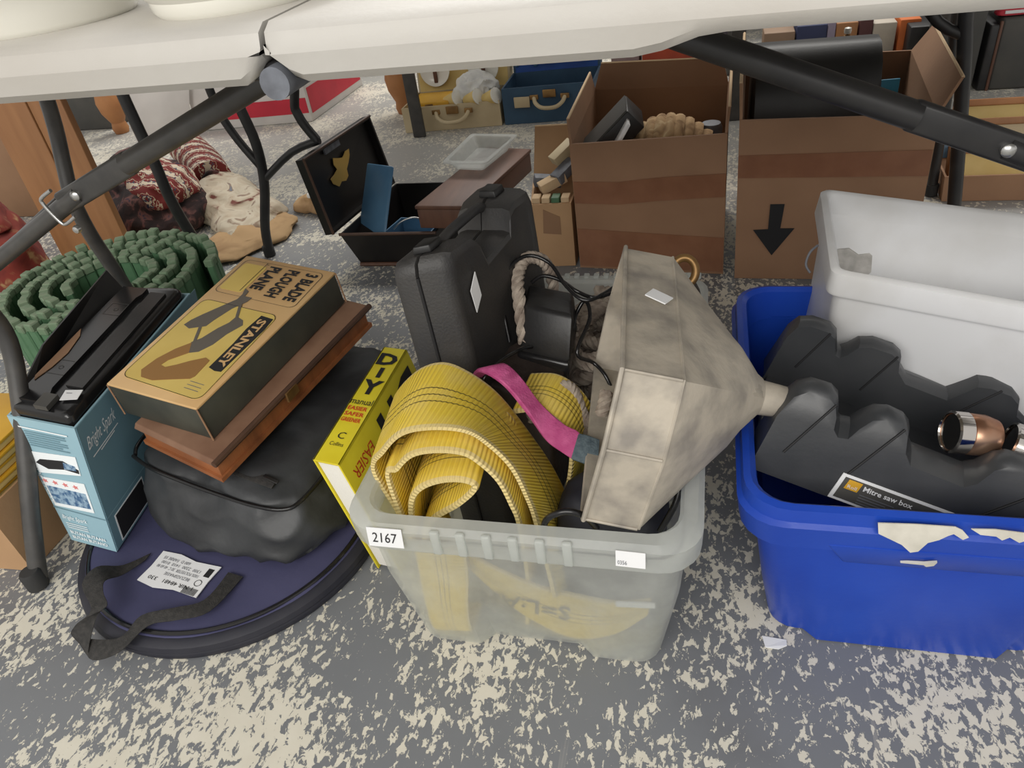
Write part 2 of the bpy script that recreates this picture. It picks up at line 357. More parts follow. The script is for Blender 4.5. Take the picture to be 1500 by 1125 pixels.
class Face:              # a flat frame on an object's face: o origin, x and y directions (scaled to the units used), lift along the normal
    def __init__(s, o, x, y, lift=.0007): s.o = V(o); s.x = V(x); s.y = V(y); s.n = s.x.cross(s.y).normalized(); s.l = lift
    def p(s, a, b, h=0): return s.o+s.x*a+s.y*b+s.n*(s.l+h)
    def poly(s, name, pts, m, parent, th=.0006, h=0):
        n = len(pts); lo = [s.p(a, b, h-s.l*.5) for a, b in pts]; hi = [s.p(a, b, h+th) for a, b in pts]
        return add(name, lo+hi, [tuple(range(n-1, -1, -1)), tuple(range(n, 2*n))]+[(i, (i+1) % n, n+(i+1) % n, n+i) for i in range(n)], m, parent)
    def rect(s, name, a0, b0, a1, b1, m, parent, th=.0006, h=0): return s.poly(name, [(a0, b0), (a1, b0), (a1, b1), (a0, b1)], m, parent, th, h)
    def outline(s, name, pts, wd, m, parent, h=0):
        n = len(pts); ca = sum(p[0] for p in pts)/n; cb = sum(p[1] for p in pts)/n; vs = []
        lx, ly = s.x.length, s.y.length
        def inset(p):
            da, db = (ca-p[0])*lx, (cb-p[1])*ly; L_ = math.hypot(da, db); return (p[0]+da/L_*wd/lx, p[1]+db/L_*wd/ly)
        vs = [s.p(*p, h+.0004) for p in pts]+[s.p(*inset(p), h+.0004) for p in pts]
        return add(name, vs, [(i, (i+1) % n, n+(i+1) % n, n+i) for i in range(n)], m, parent)
    def lines(s, name, segs, wd, m, parent, h=0):
        vs = []; fs = []
        for (a0, b0, a1, b1) in segs:
            p, q = s.p(a0, b0, h+.0004), s.p(a1, b1, h+.0004); d = (q-p).normalized().cross(s.n)*wd/2
            i = len(vs); vs += [p-d, q-d, q+d, p+d]; fs.append((i, i+1, i+2, i+3))
        return add(name, vs, fs, m, parent)
    def text(s, name, txt, a, b, w_, hgt, m, parent, h=0, dirx=(1, 0), diry=(0, 1), shear=0, bold=0):
        # text whose box starts at (a,b), w_ wide along dirx and hgt tall along diry, in face units
        cu = bpy.data.curves.new('t', 'FONT'); cu.body = txt; cu.extrude = 0; cu.resolution_u = 2; cu.space_line = .85; cu.shear = shear; cu.offset = bold
        ob = bpy.data.objects.new('t', cu); COL.objects.link(ob); bpy.context.view_layer.update()
        me = bpy.data.meshes.new_from_object(ob.evaluated_get(bpy.context.evaluated_depsgraph_get()))
        xs = [v.co.x for v in me.vertices]; ys = [v.co.y for v in me.vertices]; x0, x1, y0, y1 = min(xs), max(xs), min(ys), max(ys)
        vs = []
        for v in me.vertices:
            f, g = (v.co.x-x0)/(x1-x0)*w_, (v.co.y-y0)/(y1-y0)*hgt
            vs.append(s.p(a+dirx[0]*f+diry[0]*g, b+dirx[1]*f+diry[1]*g, h+.0005))
        fs = [tuple(p.vertices) for p in me.polygons]
        bpy.data.objects.remove(ob); bpy.data.curves.remove(cu); bpy.data.meshes.remove(me)
        return add(name, vs, fs, m, parent)
def struct(o): o['kind'] = 'structure'; return o

# ------------------------------------------------------------------ the floor
fl = struct(add('floor', [(-6, -2, 0), (6, -2, 0), (6, 9, 0), (-6, 9, 0)], [(0, 1, 2, 3)], M_floor)); 
for v in fl.data.vertices: v.co += fl.location
fl.location = (0, 0, 0)

# ------------------------------------------------------------------ the white folding table in front
T = thing('folding_table', 'white plastic folding trestle table spanning the top of the picture', 'table', (-.29, .82, 0))
def top_panel(parent, stations, y0, y1, zt, name='table_top_half'):
    loops = []
    for x, zb, ins in stations:
        a, b = y0+ins, y1-ins
        pr = [(a+.006, zb), (a, zb+.006), (a-.001, zt-.018), (a+.003, zt-.014), (a+.006, zt-.005), (a+.016, zt), (b-.016, zt), (b-.006, zt-.006), (b, zt-.018), (b, zb+.006), (b-.006, zb), (b-.02, zb), (b-.03, zt-.014), (a+.03, zt-.014), (a+.02, zb)]
        loops.append([V((x, y, z)) for y, z in pr])
    return loft(name, loops, M_white, parent)
top_panel(T, [(-1.2, .702, .02), (-1.185, .70, .003), (-1.17, .70, 0), (-.316, .70, 0), (-.305, .706, 0), (-.2965, .716, .001)], .49, 1.16, .738)
top_panel(T, [(-.2925, .720, .002), (-.288, .716, 0), (-.277, .704, 0), (-.268, .70, 0), (-.045, .70, 0), (-.028, .7025, 0), (-.006, .709, 0), (.01, .7105, 0), (.62, .7105, 0), (.635, .711, .003), (.65, .712, .02)], .49, 1.16, .738)
hp = tube('hinge_pipe', [(-.2905, .4885, .7015), (-.2905, 1.16, .7015)], .0112, M_grey_pl, T, straight=True, ns=20)
box('hinge_plate', (-.2885, .55, .707), (.07, .1, .012), M_legblk, T, bevel=.003)
def leg_frame(parent, X, ys, zs, m, r=.0125, foot=True, wid=('leg', 'leg')):
    for side in ys:
        pts = [(X+dx, y, z) for (dx, y), z in zip(side, zs)]
        l = tube('leg', pts, r, m, parent, n=5, ns=12)
        if foot:
            fx, fy = pts[-1][:2]; lathe('foot_cap', [(r*1.05, 0), (r*1.22, .002), (r*1.22, .03), (r*1.02, .034)], (fx, fy, 0), M_rubber, l, n=16)
zs = [.704, .60, .52, .46, .40, .33, .236, .1, .0]
fr = [(0, .625), (0, .65), (0, .675), (0, .69), (0, .700), (0, .705), (0, .665), (0, .588), (0, .536)]
rr = [(0, 1.0), (0, .965), (0, .935), (0, .922), (0, .922), (0, .933), (0, .975), (0, 1.05), (0, 1.10)]
leg_frame(T, -.953, [fr], zs, M_leg)
leg_frame(T, -1.06, [[(0, 1.10), (0, 1.07), (0, 1.045), (0, 1.03), (0, 1.03), (0, 1.04), (0, 1.05), (0, 1.06), (0, 1.06)]], [.704, .541, .46, .408, .344, .28, .22, .1, 0], M_leg)
leg_frame(T, .53, [fr, rr], zs, M_leg)
for X in (-.953, .53):
    tube('cross_bar', [(X, .697, .42), (X if X > 0 else -1.06, .924 if X > 0 else 1.03, .42)], .009, M_leg, T, straight=True)
    tube('cross_bar', [(X, .63, .690), (X if X > 0 else -1.06, .99 if X > 0 else 1.10, .690)], .009, M_leg, T, straight=True)
def brace(a, pv, b, r, mt, lower, nm):
    a, pv, b = V(a), V(pv), V(b); d = (pv-a).normalized()
    up_ = tube('brace', [a, a+(pv-a)*.80], r, mt, T, straight=True, ns=14)
    side = V((0, 1, 0)); n = d.cross(side).normalized(); Mx = Matrix((d, side, n)).transposed()
    # flattened fork plate round the pivot
    box('pivot_plate', a+(pv-a)*.93, ((pv-a).length*.30, .012, .027), mt, up_, M=Mx, bevel=.004)
    e = (b-pv).normalized()
    n2 = e.cross(side).normalized(); M2 = Matrix((e, side, n2)).transposed()
    lo = tube('brace', [pv, b], r*.85, lower, T, straight=True, ns=14)
    My = Matrix(((1, 0, 0), (0, 0, -1), (0, 1, 0)))
    lathe('rivet', [(.001, .0085), (.0045, .0075), (.006, .006), (.006, 0)], pv-V((0, .004, 0)), M_steel, up_, n=16, M=Mx@My@Matrix.Rotation(0, 3, 'X') if False else Matrix(((1, 0, 0), (0, 0, -1), (0, 1, 0))))
    return up_, lo, d, side, n
u_, l_, d, sd, n = brace((-.31, .70, .700), (-.706, .70, .546), (-.953, .70, .424), .0125, M_leg, M_leg, 'l')
# sprung lock ring of the left brace
c = V((-.727, .692, .5365)); e = V((-.953+.706, 0, .424-.546)).normalized(); q = V((-e.z, 0, e.x))
ring = [c+e*a+q*b for a, b in ((.018, .017), (.026, .0), (.018, -.017), (-.006, -.017), (-.012, -.012))]
tube('lock_ring', [c-V((0, .012, 0))+e*a+q*b for a, b in ((-.012, .018), (.008, .018), (.013, .012), (.013, -.012), (.008, -.018), (-.012, -.018))], .0022, M_steel, l_, n=4)
lathe('rivet', [(.001, .006), (.004, .005), (.005, .003), (.005, 0)], (-.721, .688, .507), M_steel, l_, n=14, M=Matrix(((1, 0, 0), (0, 0, -1), (0, 1, 0))))
brace((-.12, .70, .7035), (.247, .70, .5565), (.53, .70, .424), .0125, M_legblk, M_legblk, 'r')

# crockery standing on the table
def dish(label, c, R, foot, h, oval, gilt=False):
    t = thing('serving_dish', label, 'dish', c, 'white dishes on the table')
    lathe('dish_body', [(foot*.2, .004), (foot*.9, .004), (foot*.95, 0), (foot, 0), (foot*1.05, .004), (R*.82, h*.45), (R, h), (R*.985, h+.002), (R*.95, h), (R*.78, h*.52), (foot*.9, .009), (.001, .008)], c, M_china, t, n=48, sx=oval)
    if gilt: lathe('gilt_line', [(R*.995, h+.0008), (R*.97, h+.0032), (R*.94, h+.001)], c, M_gold, t, n=48, sx=oval)
dish('white dish with gilt rim at the left corner of the table', (-.555, .605, .738), .095, .072, .036, 1.0, True)
dish('white flared dish on the table beside the gilt-rimmed one', (-.367, .607, .738), .086, .066, .026, 1.0)
dish('white dish nearest the seam between the table halves', (-.225, .660, .738), .074, .055, .022, 1.0)

# ------------------------------------------------------------------ navy round bag on the floor
NB = thing('round_bag', 'flat round navy fabric bag with black piping lying on the floor', 'bag', (-.69, .682, 0))
cn = (-.69, .682, 0); R0 = .236
def disc(name, prof, m, amp=.0):
    n = 72; loops = []
    for r, z in prof:
        loops.append([V((cn[0]+r*math.cos(2*math.pi*k/n), cn[1]+r*math.sin(2*math.pi*k/n)*1.0, z+(noise.noise(V((r*14*math.cos(2*math.pi*k/n), r*14*math.sin(2*math.pi*k/n), 2)))*amp if z > .02 else 0))) for k in range(n)])
    return loft(name, loops, m, NB)
disc('side_band', [(R0-.012, .0), (R0-.002, .002), (R0, .008), (R0-.001, .0115), (R0-.004, .013), (R0-.001, .0145), (R0-.003, .022), (R0-.010, .0268), (R0-.016, .0272)], M_navydk)
disc('top_panel', [(R0-.014, .024), (R0-.017, .0285), (R0-.03, .0305), (R0-.06, .031), (.12, .032), (.06, .032), (.001, .032)], M_navy, .003)
tube('piping', [V((cn[0]+(R0-.021)*math.cos(a*.174533), cn[1]+(R0-.021)*math.sin(a*.174533), .0305)) for a in range(36)], .0032, M_gloss, NB, n=3, ns=8, closed=True)
LF = Face((-.766, .541, .0345), V((-.658, .523, .0345))-V((-.766, .541, .0345)), V((-.758, .595, .0345))-V((-.766, .541, .0345)), .0004)
lab = LF.poly('care_label', [(0, 0), (.3, -.07), (.6, .03), (1, 0), (.985, .5), (1.0, 1.0), (.6, .95), (.3, 1.04), (.0, 1.0), (.02, .5)], M_paper, NB, .001)
lab['label'] = 'white printed care label on the round bag'
for i, (b, t, a0, a1) in enumerate([(.14, '1 NIR 48481   330', .12, .86), (.34, 'BEZUGSMASSE', .30, .72), (.50, '100% POLYESTER  30 C  40 60 80', .10, .80), (.64, '1300  2200  1410  0100', .12, .78), (.78, '600 D  FARBE 55', .10, .55)]):
    LF.text('lettering', t, a1, b+.09, a1-a0, .09 if i else .11, M_ink if i == 0 else M_inkg, lab, .0012, (-1, 0), (0, -1))
LF.lines('barcode', [(.74+.016*k, -.0, .74+.016*k, .2) for k in range(14)], .0009, M_ink, lab, .0013)
LF.rect('print_block', .86, .60, .95, .86, M_ink, lab, .0003, .0012)
LF.outline('print_ring', [(.87+.055*math.cos(k*.3927), .38+.1*math.sin(k*.3927)) for k in range(16)], .0009, M_ink, lab, .0012)
hs = [((-0.775, 0.589, 0.036), (-0.776, 0.574, 0.036)), ((-0.796, 0.556, 0.045), (-0.785, 0.540, 0.045)), ((-0.814, 0.534, 0.065), (-0.784, 0.514, 0.065)),
      ((-0.814, 0.503, 0.065), (-0.774, 0.496, 0.065)), ((-0.776, 0.470, 0.060), (-0.758, 0.480, 0.060)), ((-0.792, 0.450, 0.050), (-0.770, 0.466, 0.050)),
      ((-0.805, 0.449, 0.026), (-0.766, 0.425, 0.020)), ((-0.730, 0.449, 0.036), (-0.718, 0.431, 0.033)), ((-0.712, 0.480, 0.045), (-0.695, 0.468, 0.042)),
      ((-0.669, 0.494, 0.050), (-0.657, 0.479, 0.046)), ((-0.636, 0.515, 0.045), (-0.620, 0.500, 0.043)), ((-0.634, 0.569, 0.036), (-0.608, 0.564, 0.036))]
h = ribbon('carry_handle', hs, .0018, M_web, NB, n=5); h['label'] = 'twisted black webbing carry handle'

# ------------------------------------------------------------------ light blue carton with the black stove case in it
CT = thing('printed_carton', 'light blue printed carton standing on the navy bag', 'carton', (-.88, .80, .033))
cb = [(-.927, .600, .034), (-.834, .586, .034), (-.884, .975, .034), (-.985, .975, .034)]
ct = [(-.968, .652, .236), (-.834, .632, .236), (-.8815, 1.0016, .236), (-1.02, 1.005, .236)]
container('carton_walls', cb, ct, .0035, M_lblue, CT)
# darker blue long side sheet
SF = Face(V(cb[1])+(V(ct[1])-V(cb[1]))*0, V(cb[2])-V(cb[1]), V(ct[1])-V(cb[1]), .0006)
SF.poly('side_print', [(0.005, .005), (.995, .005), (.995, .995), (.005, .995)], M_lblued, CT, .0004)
FF = Face(cb[0], V(cb[1])-V(cb[0]), V(ct[0])-V(cb[0]), .0008)
def fq(s, t):           # face widens towards the top: map unit square onto it
    w_ = 1+t*((V(ct[1])-V(ct[0])).length/(V(cb[1])-V(cb[0])).length-1); return (s*w_, t)
def fpoly(name, pts, m, h=0): return FF.poly(name, [fq(*p) for p in pts], m, CT, .0004, h)
pic = fpoly('photo_panel', [(.08, .57), (.84, .62), (.86, .77), (.10, .74)], M_prwhite)
fpoly('photo_stove', [(.12, .655), (.22, .69), (.62, .715), (.84, .665), (.83, .635), (.60, .645), (.30, .62)], M_ink, .0005); fpoly('photo_stove', [(.60, .65), (.80, .655), (.80, .69), (.62, .705)], M_prblue, .0008)
fpoly('photo_panel', [(.06, .30), (.83, .315), (.84, .555), (.07, .535)], M_prwhite); fpoly('photo_knives', [(.10, .33), (.80, .345), (.80, .47), (.10, .47)], M_prblue, .0005)
for k in range(4): fpoly('warning_star', [(.12+.18*k+.055*math.cos(a)*(1 if i % 2 else .5), .51+.018*math.sin(a)*(1 if i % 2 else .5)) for i, a in enumerate([j*.628 for j in range(10)])], M_prpink, .0006)
for k in range(7): FF.lines('small_print', [(*fq(.17, .905-.018*k), *fq(.80-.1*(k % 3 == 2), .905-.018*k))], .0016, M_lblued, CT, .0004)
FF.lines('rule', [(*fq(.10, .935), *fq(.86, .93))], .002, M_prwhite, CT, .0004)
FF.text('lettering', 'WINDPROOF STOVE', *fq(.035, .90), .58, .075, M_prwhite, CT, .0004, (-.0, -1), (1.15, 0))
FF.text('lettering', 'Bright Spark', *fq(.10, .19), .55, .045, M_prwhite, CT, .0004, shear=.4)
FF.text('lettering', 'BUTAN BUTAAN', *fq(.12, .075), .76, .026, M_prwhite, CT, .0004, bold=.02); FF.text('lettering', 'BUTAN BUTANO', *fq(.12, .035), .76, .026, M_prwhite, CT, .0004, bold=.02)
for k in range(3): FF.lines('small_print', [(*fq(.12, .165-.018*k), *fq(.55, .165-.018*k))], .0012, M_prwhite, CT, .0004)
FF.lines('fold_line', [(*fq(.0, .285), *fq(1, .275))], .0012, M_lblued, CT, .0003); SF.lines('fold_line', [(0, .275, 1, .27)], .0012, M_lblue, CT, .0006)
SF.text('lettering', 'Bright Spark', .03, .76, .19, .12, M_prwhite, CT, .0006, shear=.35)
SF.lines('underline', [(.04, .725, .22, .745), (.09, .71, .19, .725)], .0016, M_prwhite, CT, .0006)
SF.lines('spark_mark', [(.265+.012*math.cos(a), .945+.022*math.sin(a), .265+.028*math.cos(a), .945+.05*math.sin(a)) for a in [j*.785 for j in range(8)]], .0012, M_prwhite, CT, .0006)
SF.rect('photo_panel', .045, .02, .26, .235, M_prwhite, CT, .0003, .0004); SF.rect('photo_stove', .052, .03, .253, .225, M_ink, CT, .0003, .0007)
# torn flap standing up at the far side
fa, fb = V(ct[0])+V((.003, .04, 0)), V(ct[3])
flap = add('open_flap', [fa, fb, fb+V((-.02, .0, .045)), fa+V((-.018, .08, .042)), fa+V((-.012, .02, .020))]+[p+V((.003, 0, .0)) for p in (fa, fb, fb+V((-.02, .0, .045)), fa+V((-.018, .08, .042)), fa+V((-.012, .02, .020)))], [(0, 1, 2, 3, 4), (9, 8, 7, 6, 5)]+[(i, (i+1) % 5, 5+(i+1) % 5, 5+i) for i in range(5)], M_black, CT)
# black case
SC = thing('stove_case', 'glossy black moulded case filling the open top of the blue carton', 'case', (-.90, .81, .04))
ib = [(-.920, .612, .040), (-.842, .60, .040), (-.892, .965, .040), (-.975, .965, .040)]
def lerpq(t, d=0, zz=None):
    q_ = [V(a)+(V(b)-V(a))*t for a, b in zip(cb, ct)]; q_ = quad_in(q_, .006+d)
    if zz is not None:
        for p in q_: p.z = zz
    return q_
loft('case_body', [rquad(lerpq(.03, .004), .012), rquad(lerpq(.98, .0), .016), rquad(lerpq(1, .0, .246), .016), rquad(lerpq(1, .003, .251), .016), rquad(lerpq(1, .008, .2525), .014)], M_gloss, SC)
tl = lerpq(1, .012, .2525)
CF = Face(tl[0], V(tl[1])-V(tl[0]), V(tl[3])-V(tl[0]), .0002)
pl = CF.poly('lid_plateau', [(.0, .0), (.56, .0), (.56, .06), (.50, .1), (.50, .9), (.56, .94), (.56, 1), (0, 1)], M_gloss, SC, .006)
CF.poly('lid_ledge', [(.66, .14), (1, .14), (1, .98), (.66, .98)], M_black, SC, .0035)
for b in (.25, .77): CF.outline('latch_outline', [(.12, b-.055), (.50, b-.055), (.50, b+.055), (.12, b+.055)], .0012, M_dgrey, SC, .0062); CF.outline('latch_ring', [(.31+.05*math.cos(k*.524), b+.014*math.sin(k*.524)) for k in range(12)], .0012, M_dgrey, SC, .0064)
CF.poly('adhesive_tape', [(.46, -.03), (.72, -.03), (.72, .06), (.46, .06)], M_dgrey, SC, .0072)
st = CF.poly('price_sticker', [(.80, .035), (1.09, .06), (1.05, .125), (.75, .105)], M_paper, SC, .0005, .004)
CF.lines('print', [(.82, .085, .92, .09)], .0014, M_inkg, st, .0047)
CF.poly('torn_card', [(.0, .16), (.06, .13), (.16, .24), (.2, .36), (.12, .5), (.0, .56)], M_kraft, SC, .0008, .0066)

# ------------------------------------------------------------------ black soft bag, wooden box, plough plane carton, book
BB = thing('soft_bag', 'black nylon zipped bag slumped on the navy round bag', 'bag', (-.66, .78, .033))
b4 = [(-.815, .632, .034), (-.505, .562, .034), (-.468, .96, .034), (-.80, 1.0, .034)]
t4 = [(-.83, .688, .158), (-.525, .610, .140), (-.490, .985, .150), (-.80, 1.02, .160)]
softbox('bag_body', b4, t4, M_bagblk, BB, k=6, n=34, amp=.0135, freq=13, seed=3)
def bagtop(u, v, w_=1.0, out=0.0):
    b4_, t4_ = [V(p) for p in b4], [V(p) for p in t4]
    f = lambda c: (c[0]*(1-u)+c[1]*u)*(1-v)+(c[3]*(1-u)+c[2]*u)*v
    p = f(b4_)*(1-w_)+f(t4_)*w_; c_ = (f(t4_)+V((0, 0, 0))); cen = sum(t4_, V())/4
    d = (p-cen); d.z = 0; return p+d.normalized()*out
tube('piping', [bagtop(u, v, .90, .009) for u, v in ((.06, .02), (.2, -.005), (.4, -.01), (.6, -.01), (.8, -.005), (.94, .02), (.99, .08), (1.01, .25), (1.01, .5), (1.0, .9))], .003, M_gloss, BB, n=5)
tube('piping', [bagtop(u, v, .90, .006) for u, v in ((.06, .02), (.02, .08), (.0, .25), (.0, .5))], .003, M_gloss, BB, n=5)
z0 = [bagtop(u, .035, 1.015) for u in (.12, .3, .5, .7, .88)]; z1 = [bagtop(u, .075, 1.03) for u in (.12, .3, .5, .7, .88)]
ribbon('zip_tape', list(zip(z0, z1)), .002, M_web, BB)
box('zip_pull', bagtop(.86, .06, 1.06), (.03, .006, .002), M_black, BB, rz=-.4, bevel=.001)

WB = thing('wooden_box', 'old brown wooden box with dark lid edge on the black bag', 'box', (-.66, .80, .165))
def tilt4(c4, z0, z1): return [V((x, y, (z0 if i < 2 else z1))) for i, (x, y) in enumerate(c4)]
wq = [(-.789, .684), (-.619, .618), (-.532, .975), (-.725, 1.045)]
wbot, wtop = tilt4(wq, .166, .190), tilt4(wq, .196, .222)
bwq = quad_in(wbot, .004)
hexa('box_body', bwq, quad_in(wtop, .004), M_oldwood, WB, bevel=.0015)
loft('base_moulding', [[p-V((0, 0, .001)) for p in wbot], [p+V((0, 0, .006)) for p in wbot]], M_oldwood, WB, smooth=False)
lq = quad_in(wtop, -.003); hexa('lid', lq, [p+V((0, 0, .009)) for p in quad_in(lq, .004)], M_oldlid, WB, bevel=.0015)
e0, e1 = V(lq[1])+V((0, 0, .005)), V(lq[2])+V((0, 0, .005)); tube('dark_lid_edge', [e0, e1], .0048, M_dkwood, WB, straight=True, ns=8)
kn = WB; hexa('hinge_plate', [e0.lerp(e1, .42)+V((.001, -.012, -.014)), e0.lerp(e1, .46)+V((.001, 0, -.014)), e0.lerp(e1, .46)+V((.0045, 0, -.014)), e0.lerp(e1, .42)+V((.0045, -.012, -.014))], [e0.lerp(e1, .42)+V((.001, -.012, .001)), e0.lerp(e1, .46)+V((.001, 0, .001)), e0.lerp(e1, .46)+V((.0045, 0, .001)), e0.lerp(e1, .42)+V((.0045, -.012, .001))], M_brass, WB)

SB = thing('plane_carton', 'worn yellow and black plough plane carton lying on the wooden box', 'carton', (-.69, .85, .21))
sA, sB_, sC, sD = V((-.820, .702, .262)), V((-.644, .656, .262)), V((-.576, .982, .287)), V((-.770, 1.042, .288))
bt = [p-V((0, 0, .054)) for p in (sA, sB_, sC, sD)]
bt = [p+V((.006, -.002, 0)) for p in bt]
hexa('carton_tray', quad_in(bt, .002), quad_in([sA-V((0, 0, .004)), sB_-V((0, 0, .004)), sC-V((0, 0, .004)), sD-V((0, 0, .004))], .001), M_cartgrn, SB, bevel=.0008)
lid = hexa('carton_lid_top', [p-V((0, 0, .004)) for p in (sA, sB_, sC, sD)], [sA, sB_, sC, sD], M_carton, SB, bevel=.001)
for a, b in ((bt[1], sB_), (bt[0], sA), (bt[2], sC)): tube('worn_corner', [a, b-V((0, 0, .002))], .0013, M_kraft, SB, straight=True, ns=6)
PF = Face(sD, sA-sD, sC-sD, .0003)      # x: back to front, y: left to right
def rrect(a0, b0, a1, b1, ra, rb, n=4):
    out = []
    for ca, cb_, s0 in ((a1-ra, b1-rb, 0), (a0+ra, b1-rb, 1), (a0+ra, b0+rb, 2), (a1-ra, b0+rb, 3)):
        for k in range(n+1): t = (s0+k/n)*math.pi/2; out.append((ca+ra*math.cos(t), cb_+rb*math.sin(t)))
    return out
p2 = rrect(.375, .05, .94, .87, .04, .07); PF.poly('yellow_panel', p2, M_cartyel, SB, .0003); PF.outline('panel_outline', p2, .0011, M_ink, SB, .0004)
p1 = rrect(.03, .05, .31, .93, .03, .06); PF.outline('panel_outline', p1, .0011, M_ink, SB, .0002); PF.poly('yellow_patch', rrect(.06, .07, .28, .33, .02, .03), M_cartyel, SB, .0003)
band = [(.40, .72), (.405, .85), (.48, .86), (.77, .83), (.775, .77), (.765, .70), (.6, .71), (.5, .70)]
PF.poly('name_band', band, M_ink, SB, .0003, .0004); PF.text('lettering', 'STANLEY', .425, .735, .32, .085, M_carton, SB, .0008, bold=.03)
for i, t_ in enumerate(('3 BLADE', 'PLOUGH', 'PLANE')): PF.text('lettering', t_, .05, .76-.20*i, .22 if i < 2 else .19, .13, M_ink, SB, .0003, bold=.04)
PF.lines('rule', [(.045, .33, .045, .30), (.03, .30, .27, .30)], .0012, M_ink, SB, .0003)
PF.poly('printed_fence', [(.245, .33), (.262, .39), (.30, .40), (.30, .48), (.335, .47), (.40, .40), (.50, .345), (.545, .33), (.585, .20), (.57, .12), (.53, .14), (.48, .19), (.40, .28), (.33, .36), (.29, .36)], M_prgrey, SB, .0003, .0004)
PF.poly('printed_body', [(.44, .51), (.455, .60), (.485, .64), (.56, .58), (.64, .55), (.70, .49), (.72, .42), (.66, .345), (.62, .40), (.54, .45), (.49, .50)], M_prgrey, SB, .0003, .0004)
PF.lines('printed_rod', [(.35, .43, .455, .53)], .005, M_prgrey, SB, .0006); PF.lines('printed_rod', [(.56, .29, .65, .37)], .005, M_prgrey, SB, .0006)
PF.poly('printed_handle', [(.66, .355), (.72, .27), (.80, .20), (.88, .17), (.915, .23), (.915, .35), (.88, .50), (.85, .64), (.83, .66), (.73, .655), (.72, .60), (.76, .50), (.80, .42), (.83, .345), (.825, .29), (.79, .31), (.72, .42)], M_prbrown, SB, .0003, .0005)
for k in range(3): PF.lines('small_print', [(.86+.02*k, .66, .86+.02*k, .80)], .001, M_inkg, SB, .0004)

BK = thing('diy_book', 'thick yellow paperback manual wedged against the clear box', 'book', (-.44, .76, 0))
bl0, br0 = V((-.438, .628, .001)), V((-.397, .622, .001)); bl1, br1 = V((-.484, .637, .200)), V((-.443, .630, .200)); dy = V((.003, .262, 0))
def slab(a, b, c_, d, name, m, parent, e=dy): return hexa(name, [a, b, b+e, a+e], [d, c_, c_+e, d+e], m, parent, bevel=.0008)
ux = (br1-bl1).normalized()
slab(bl0, bl0+ux*.003, bl1+ux*.003, bl1, 'back_cover', M_yel, BK); slab(br0-ux*.003, br0, br1, br1-ux*.003, 'front_cover', M_yel, BK)
slab(bl1-(bl1-bl0)*.015, br1-(br1-br0)*.015, br1, bl1, 'spine', M_yel, BK)
slab(bl0+ux*.0035+V((0, .003, .006)), br0-ux*.0035+V((0, .003, .006)), br1-ux*.0035-(br1-br0)*.02+V((0, .003, 0)), bl1+ux*.0035-(bl1-bl0)*.02+V((0, .003, 0)), 'page_block', M_pages, BK, dy-V((0, .006, 0)))
KF = Face(bl1, br1-bl1, dy, .0004)
for i, t_ in enumerate('DIY'): pass
KF.text('lettering', 'D', .94, .955, .105, .72, M_ink, BK, 0, (0, -1), (-1, 0)) if False else None
KF.text('title_lettering', 'D', .10, .82, .80, .115, M_ink, BK, bold=.04); KF.text('title_lettering', 'I', .42, .70, .18, .095, M_ink, BK, bold=.03); KF.text('title_lettering', 'Y', .10, .545, .80, .13, M_ink, BK, bold=.04)
KF.text('lettering', 'manual', .06, .455, .86, .05, M_ink, BK)
for i, t_ in enumerate(('EASIER', 'SAFER', 'GREENER')): KF.text('lettering', t_, .10, .405-.048*i, .76, .032, M_red, BK, bold=.02)
KF.text('lettering', 'C', .36, .175, .28, .05, M_ink, BK); KF.text('lettering', 'Collins', .24, .12, .52, .028, M_ink, BK)
GF = Face(br1, dy, br0-br1, .0004)
GF = Face(br1, -(br1-br0)*.9999, dy, .0004)
GF.text('title_lettering', 'DIY', .08, .93, .62, .30, M_ink, BK, 0, (0, -1), (1, 0), bold=.04); GF.text('lettering', 'EASIER', .12, .30, .24, .085, M_red, BK, 0, (0, -1), (1, 0))

# ------------------------------------------------------------------ clear storage box
def boxloop(x0, x1, y0, y1, r, z, rec=0.0, n=5):
    pts = []
    wx = x1-x0
    fr = [(x0+wx*.27, y0), (x0+wx*.32, y0+rec), (x0+wx*.68, y0+rec), (x0+wx*.74, y0)]
    bk = [(x0+wx*.74, y1), (x0+wx*.68, y1-rec), (x0+wx*.32, y1-rec), (x0+wx*.27, y1)]
    def cor(cx, cy, a0): return [(cx+r*math.cos(a0+k/n*math.pi/2), cy+r*math.sin(a0+k/n*math.pi/2)) for k in range(n+1)]
    pts = cor(x0+r, y0+r, math.pi)+fr+cor(x1-r, y0+r, 1.5*math.pi)+cor(x1-r, y1-r, 0)+bk+cor(x0+r, y1-r, .5*math.pi)
    return [V((a, b, z)) for a, b in pts]
CB = thing('clear_storage_box', 'translucent plastic storage box holding the yellow sling and funnel', 'storage box', (-.185, .77, 0))
BX0, BX1, BY0, BY1 = (-.339, -.368), (-.034, .006), (.527, .494), (.995, 1.036)
def bl(t, z=None, d=0, rec=None, r=.03):
    f = lambda p: p[0]+(p[1]-p[0])*t
    return boxloop(f(BX0)+d, f(BX1)-d, f(BY0)+d, f(BY1)-d, r, t*.25 if z is None else z, (.016*(1-t) if rec is None else rec))
loft('box_walls', [bl(0, .001, .006), bl(0.012), bl(.2), bl(.55), bl(.86, d=.006, rec=0), bl(.86, d=.0085, rec=0), bl(.55, d=.003), bl(.2, d=.003), bl(.02, d=.003), bl(.02, .0045, .008)], M_frost, CB)
rim = loft('rim', [bl(.86, .214, .006, 0, .035), bl(.88, .213, -.006, 0, .04), bl(.9, .217, -.007, 0, .04), bl(.98, .244, -.005, 0, .04), bl(1, .250, .002, 0, .04), bl(1, .250, .016, 0, .032), bl(.98, .246, .019, 0, .03), bl(.9, .215, .013, 0, .03)], M_frostrim, CB, cap0=False, cap1=False)
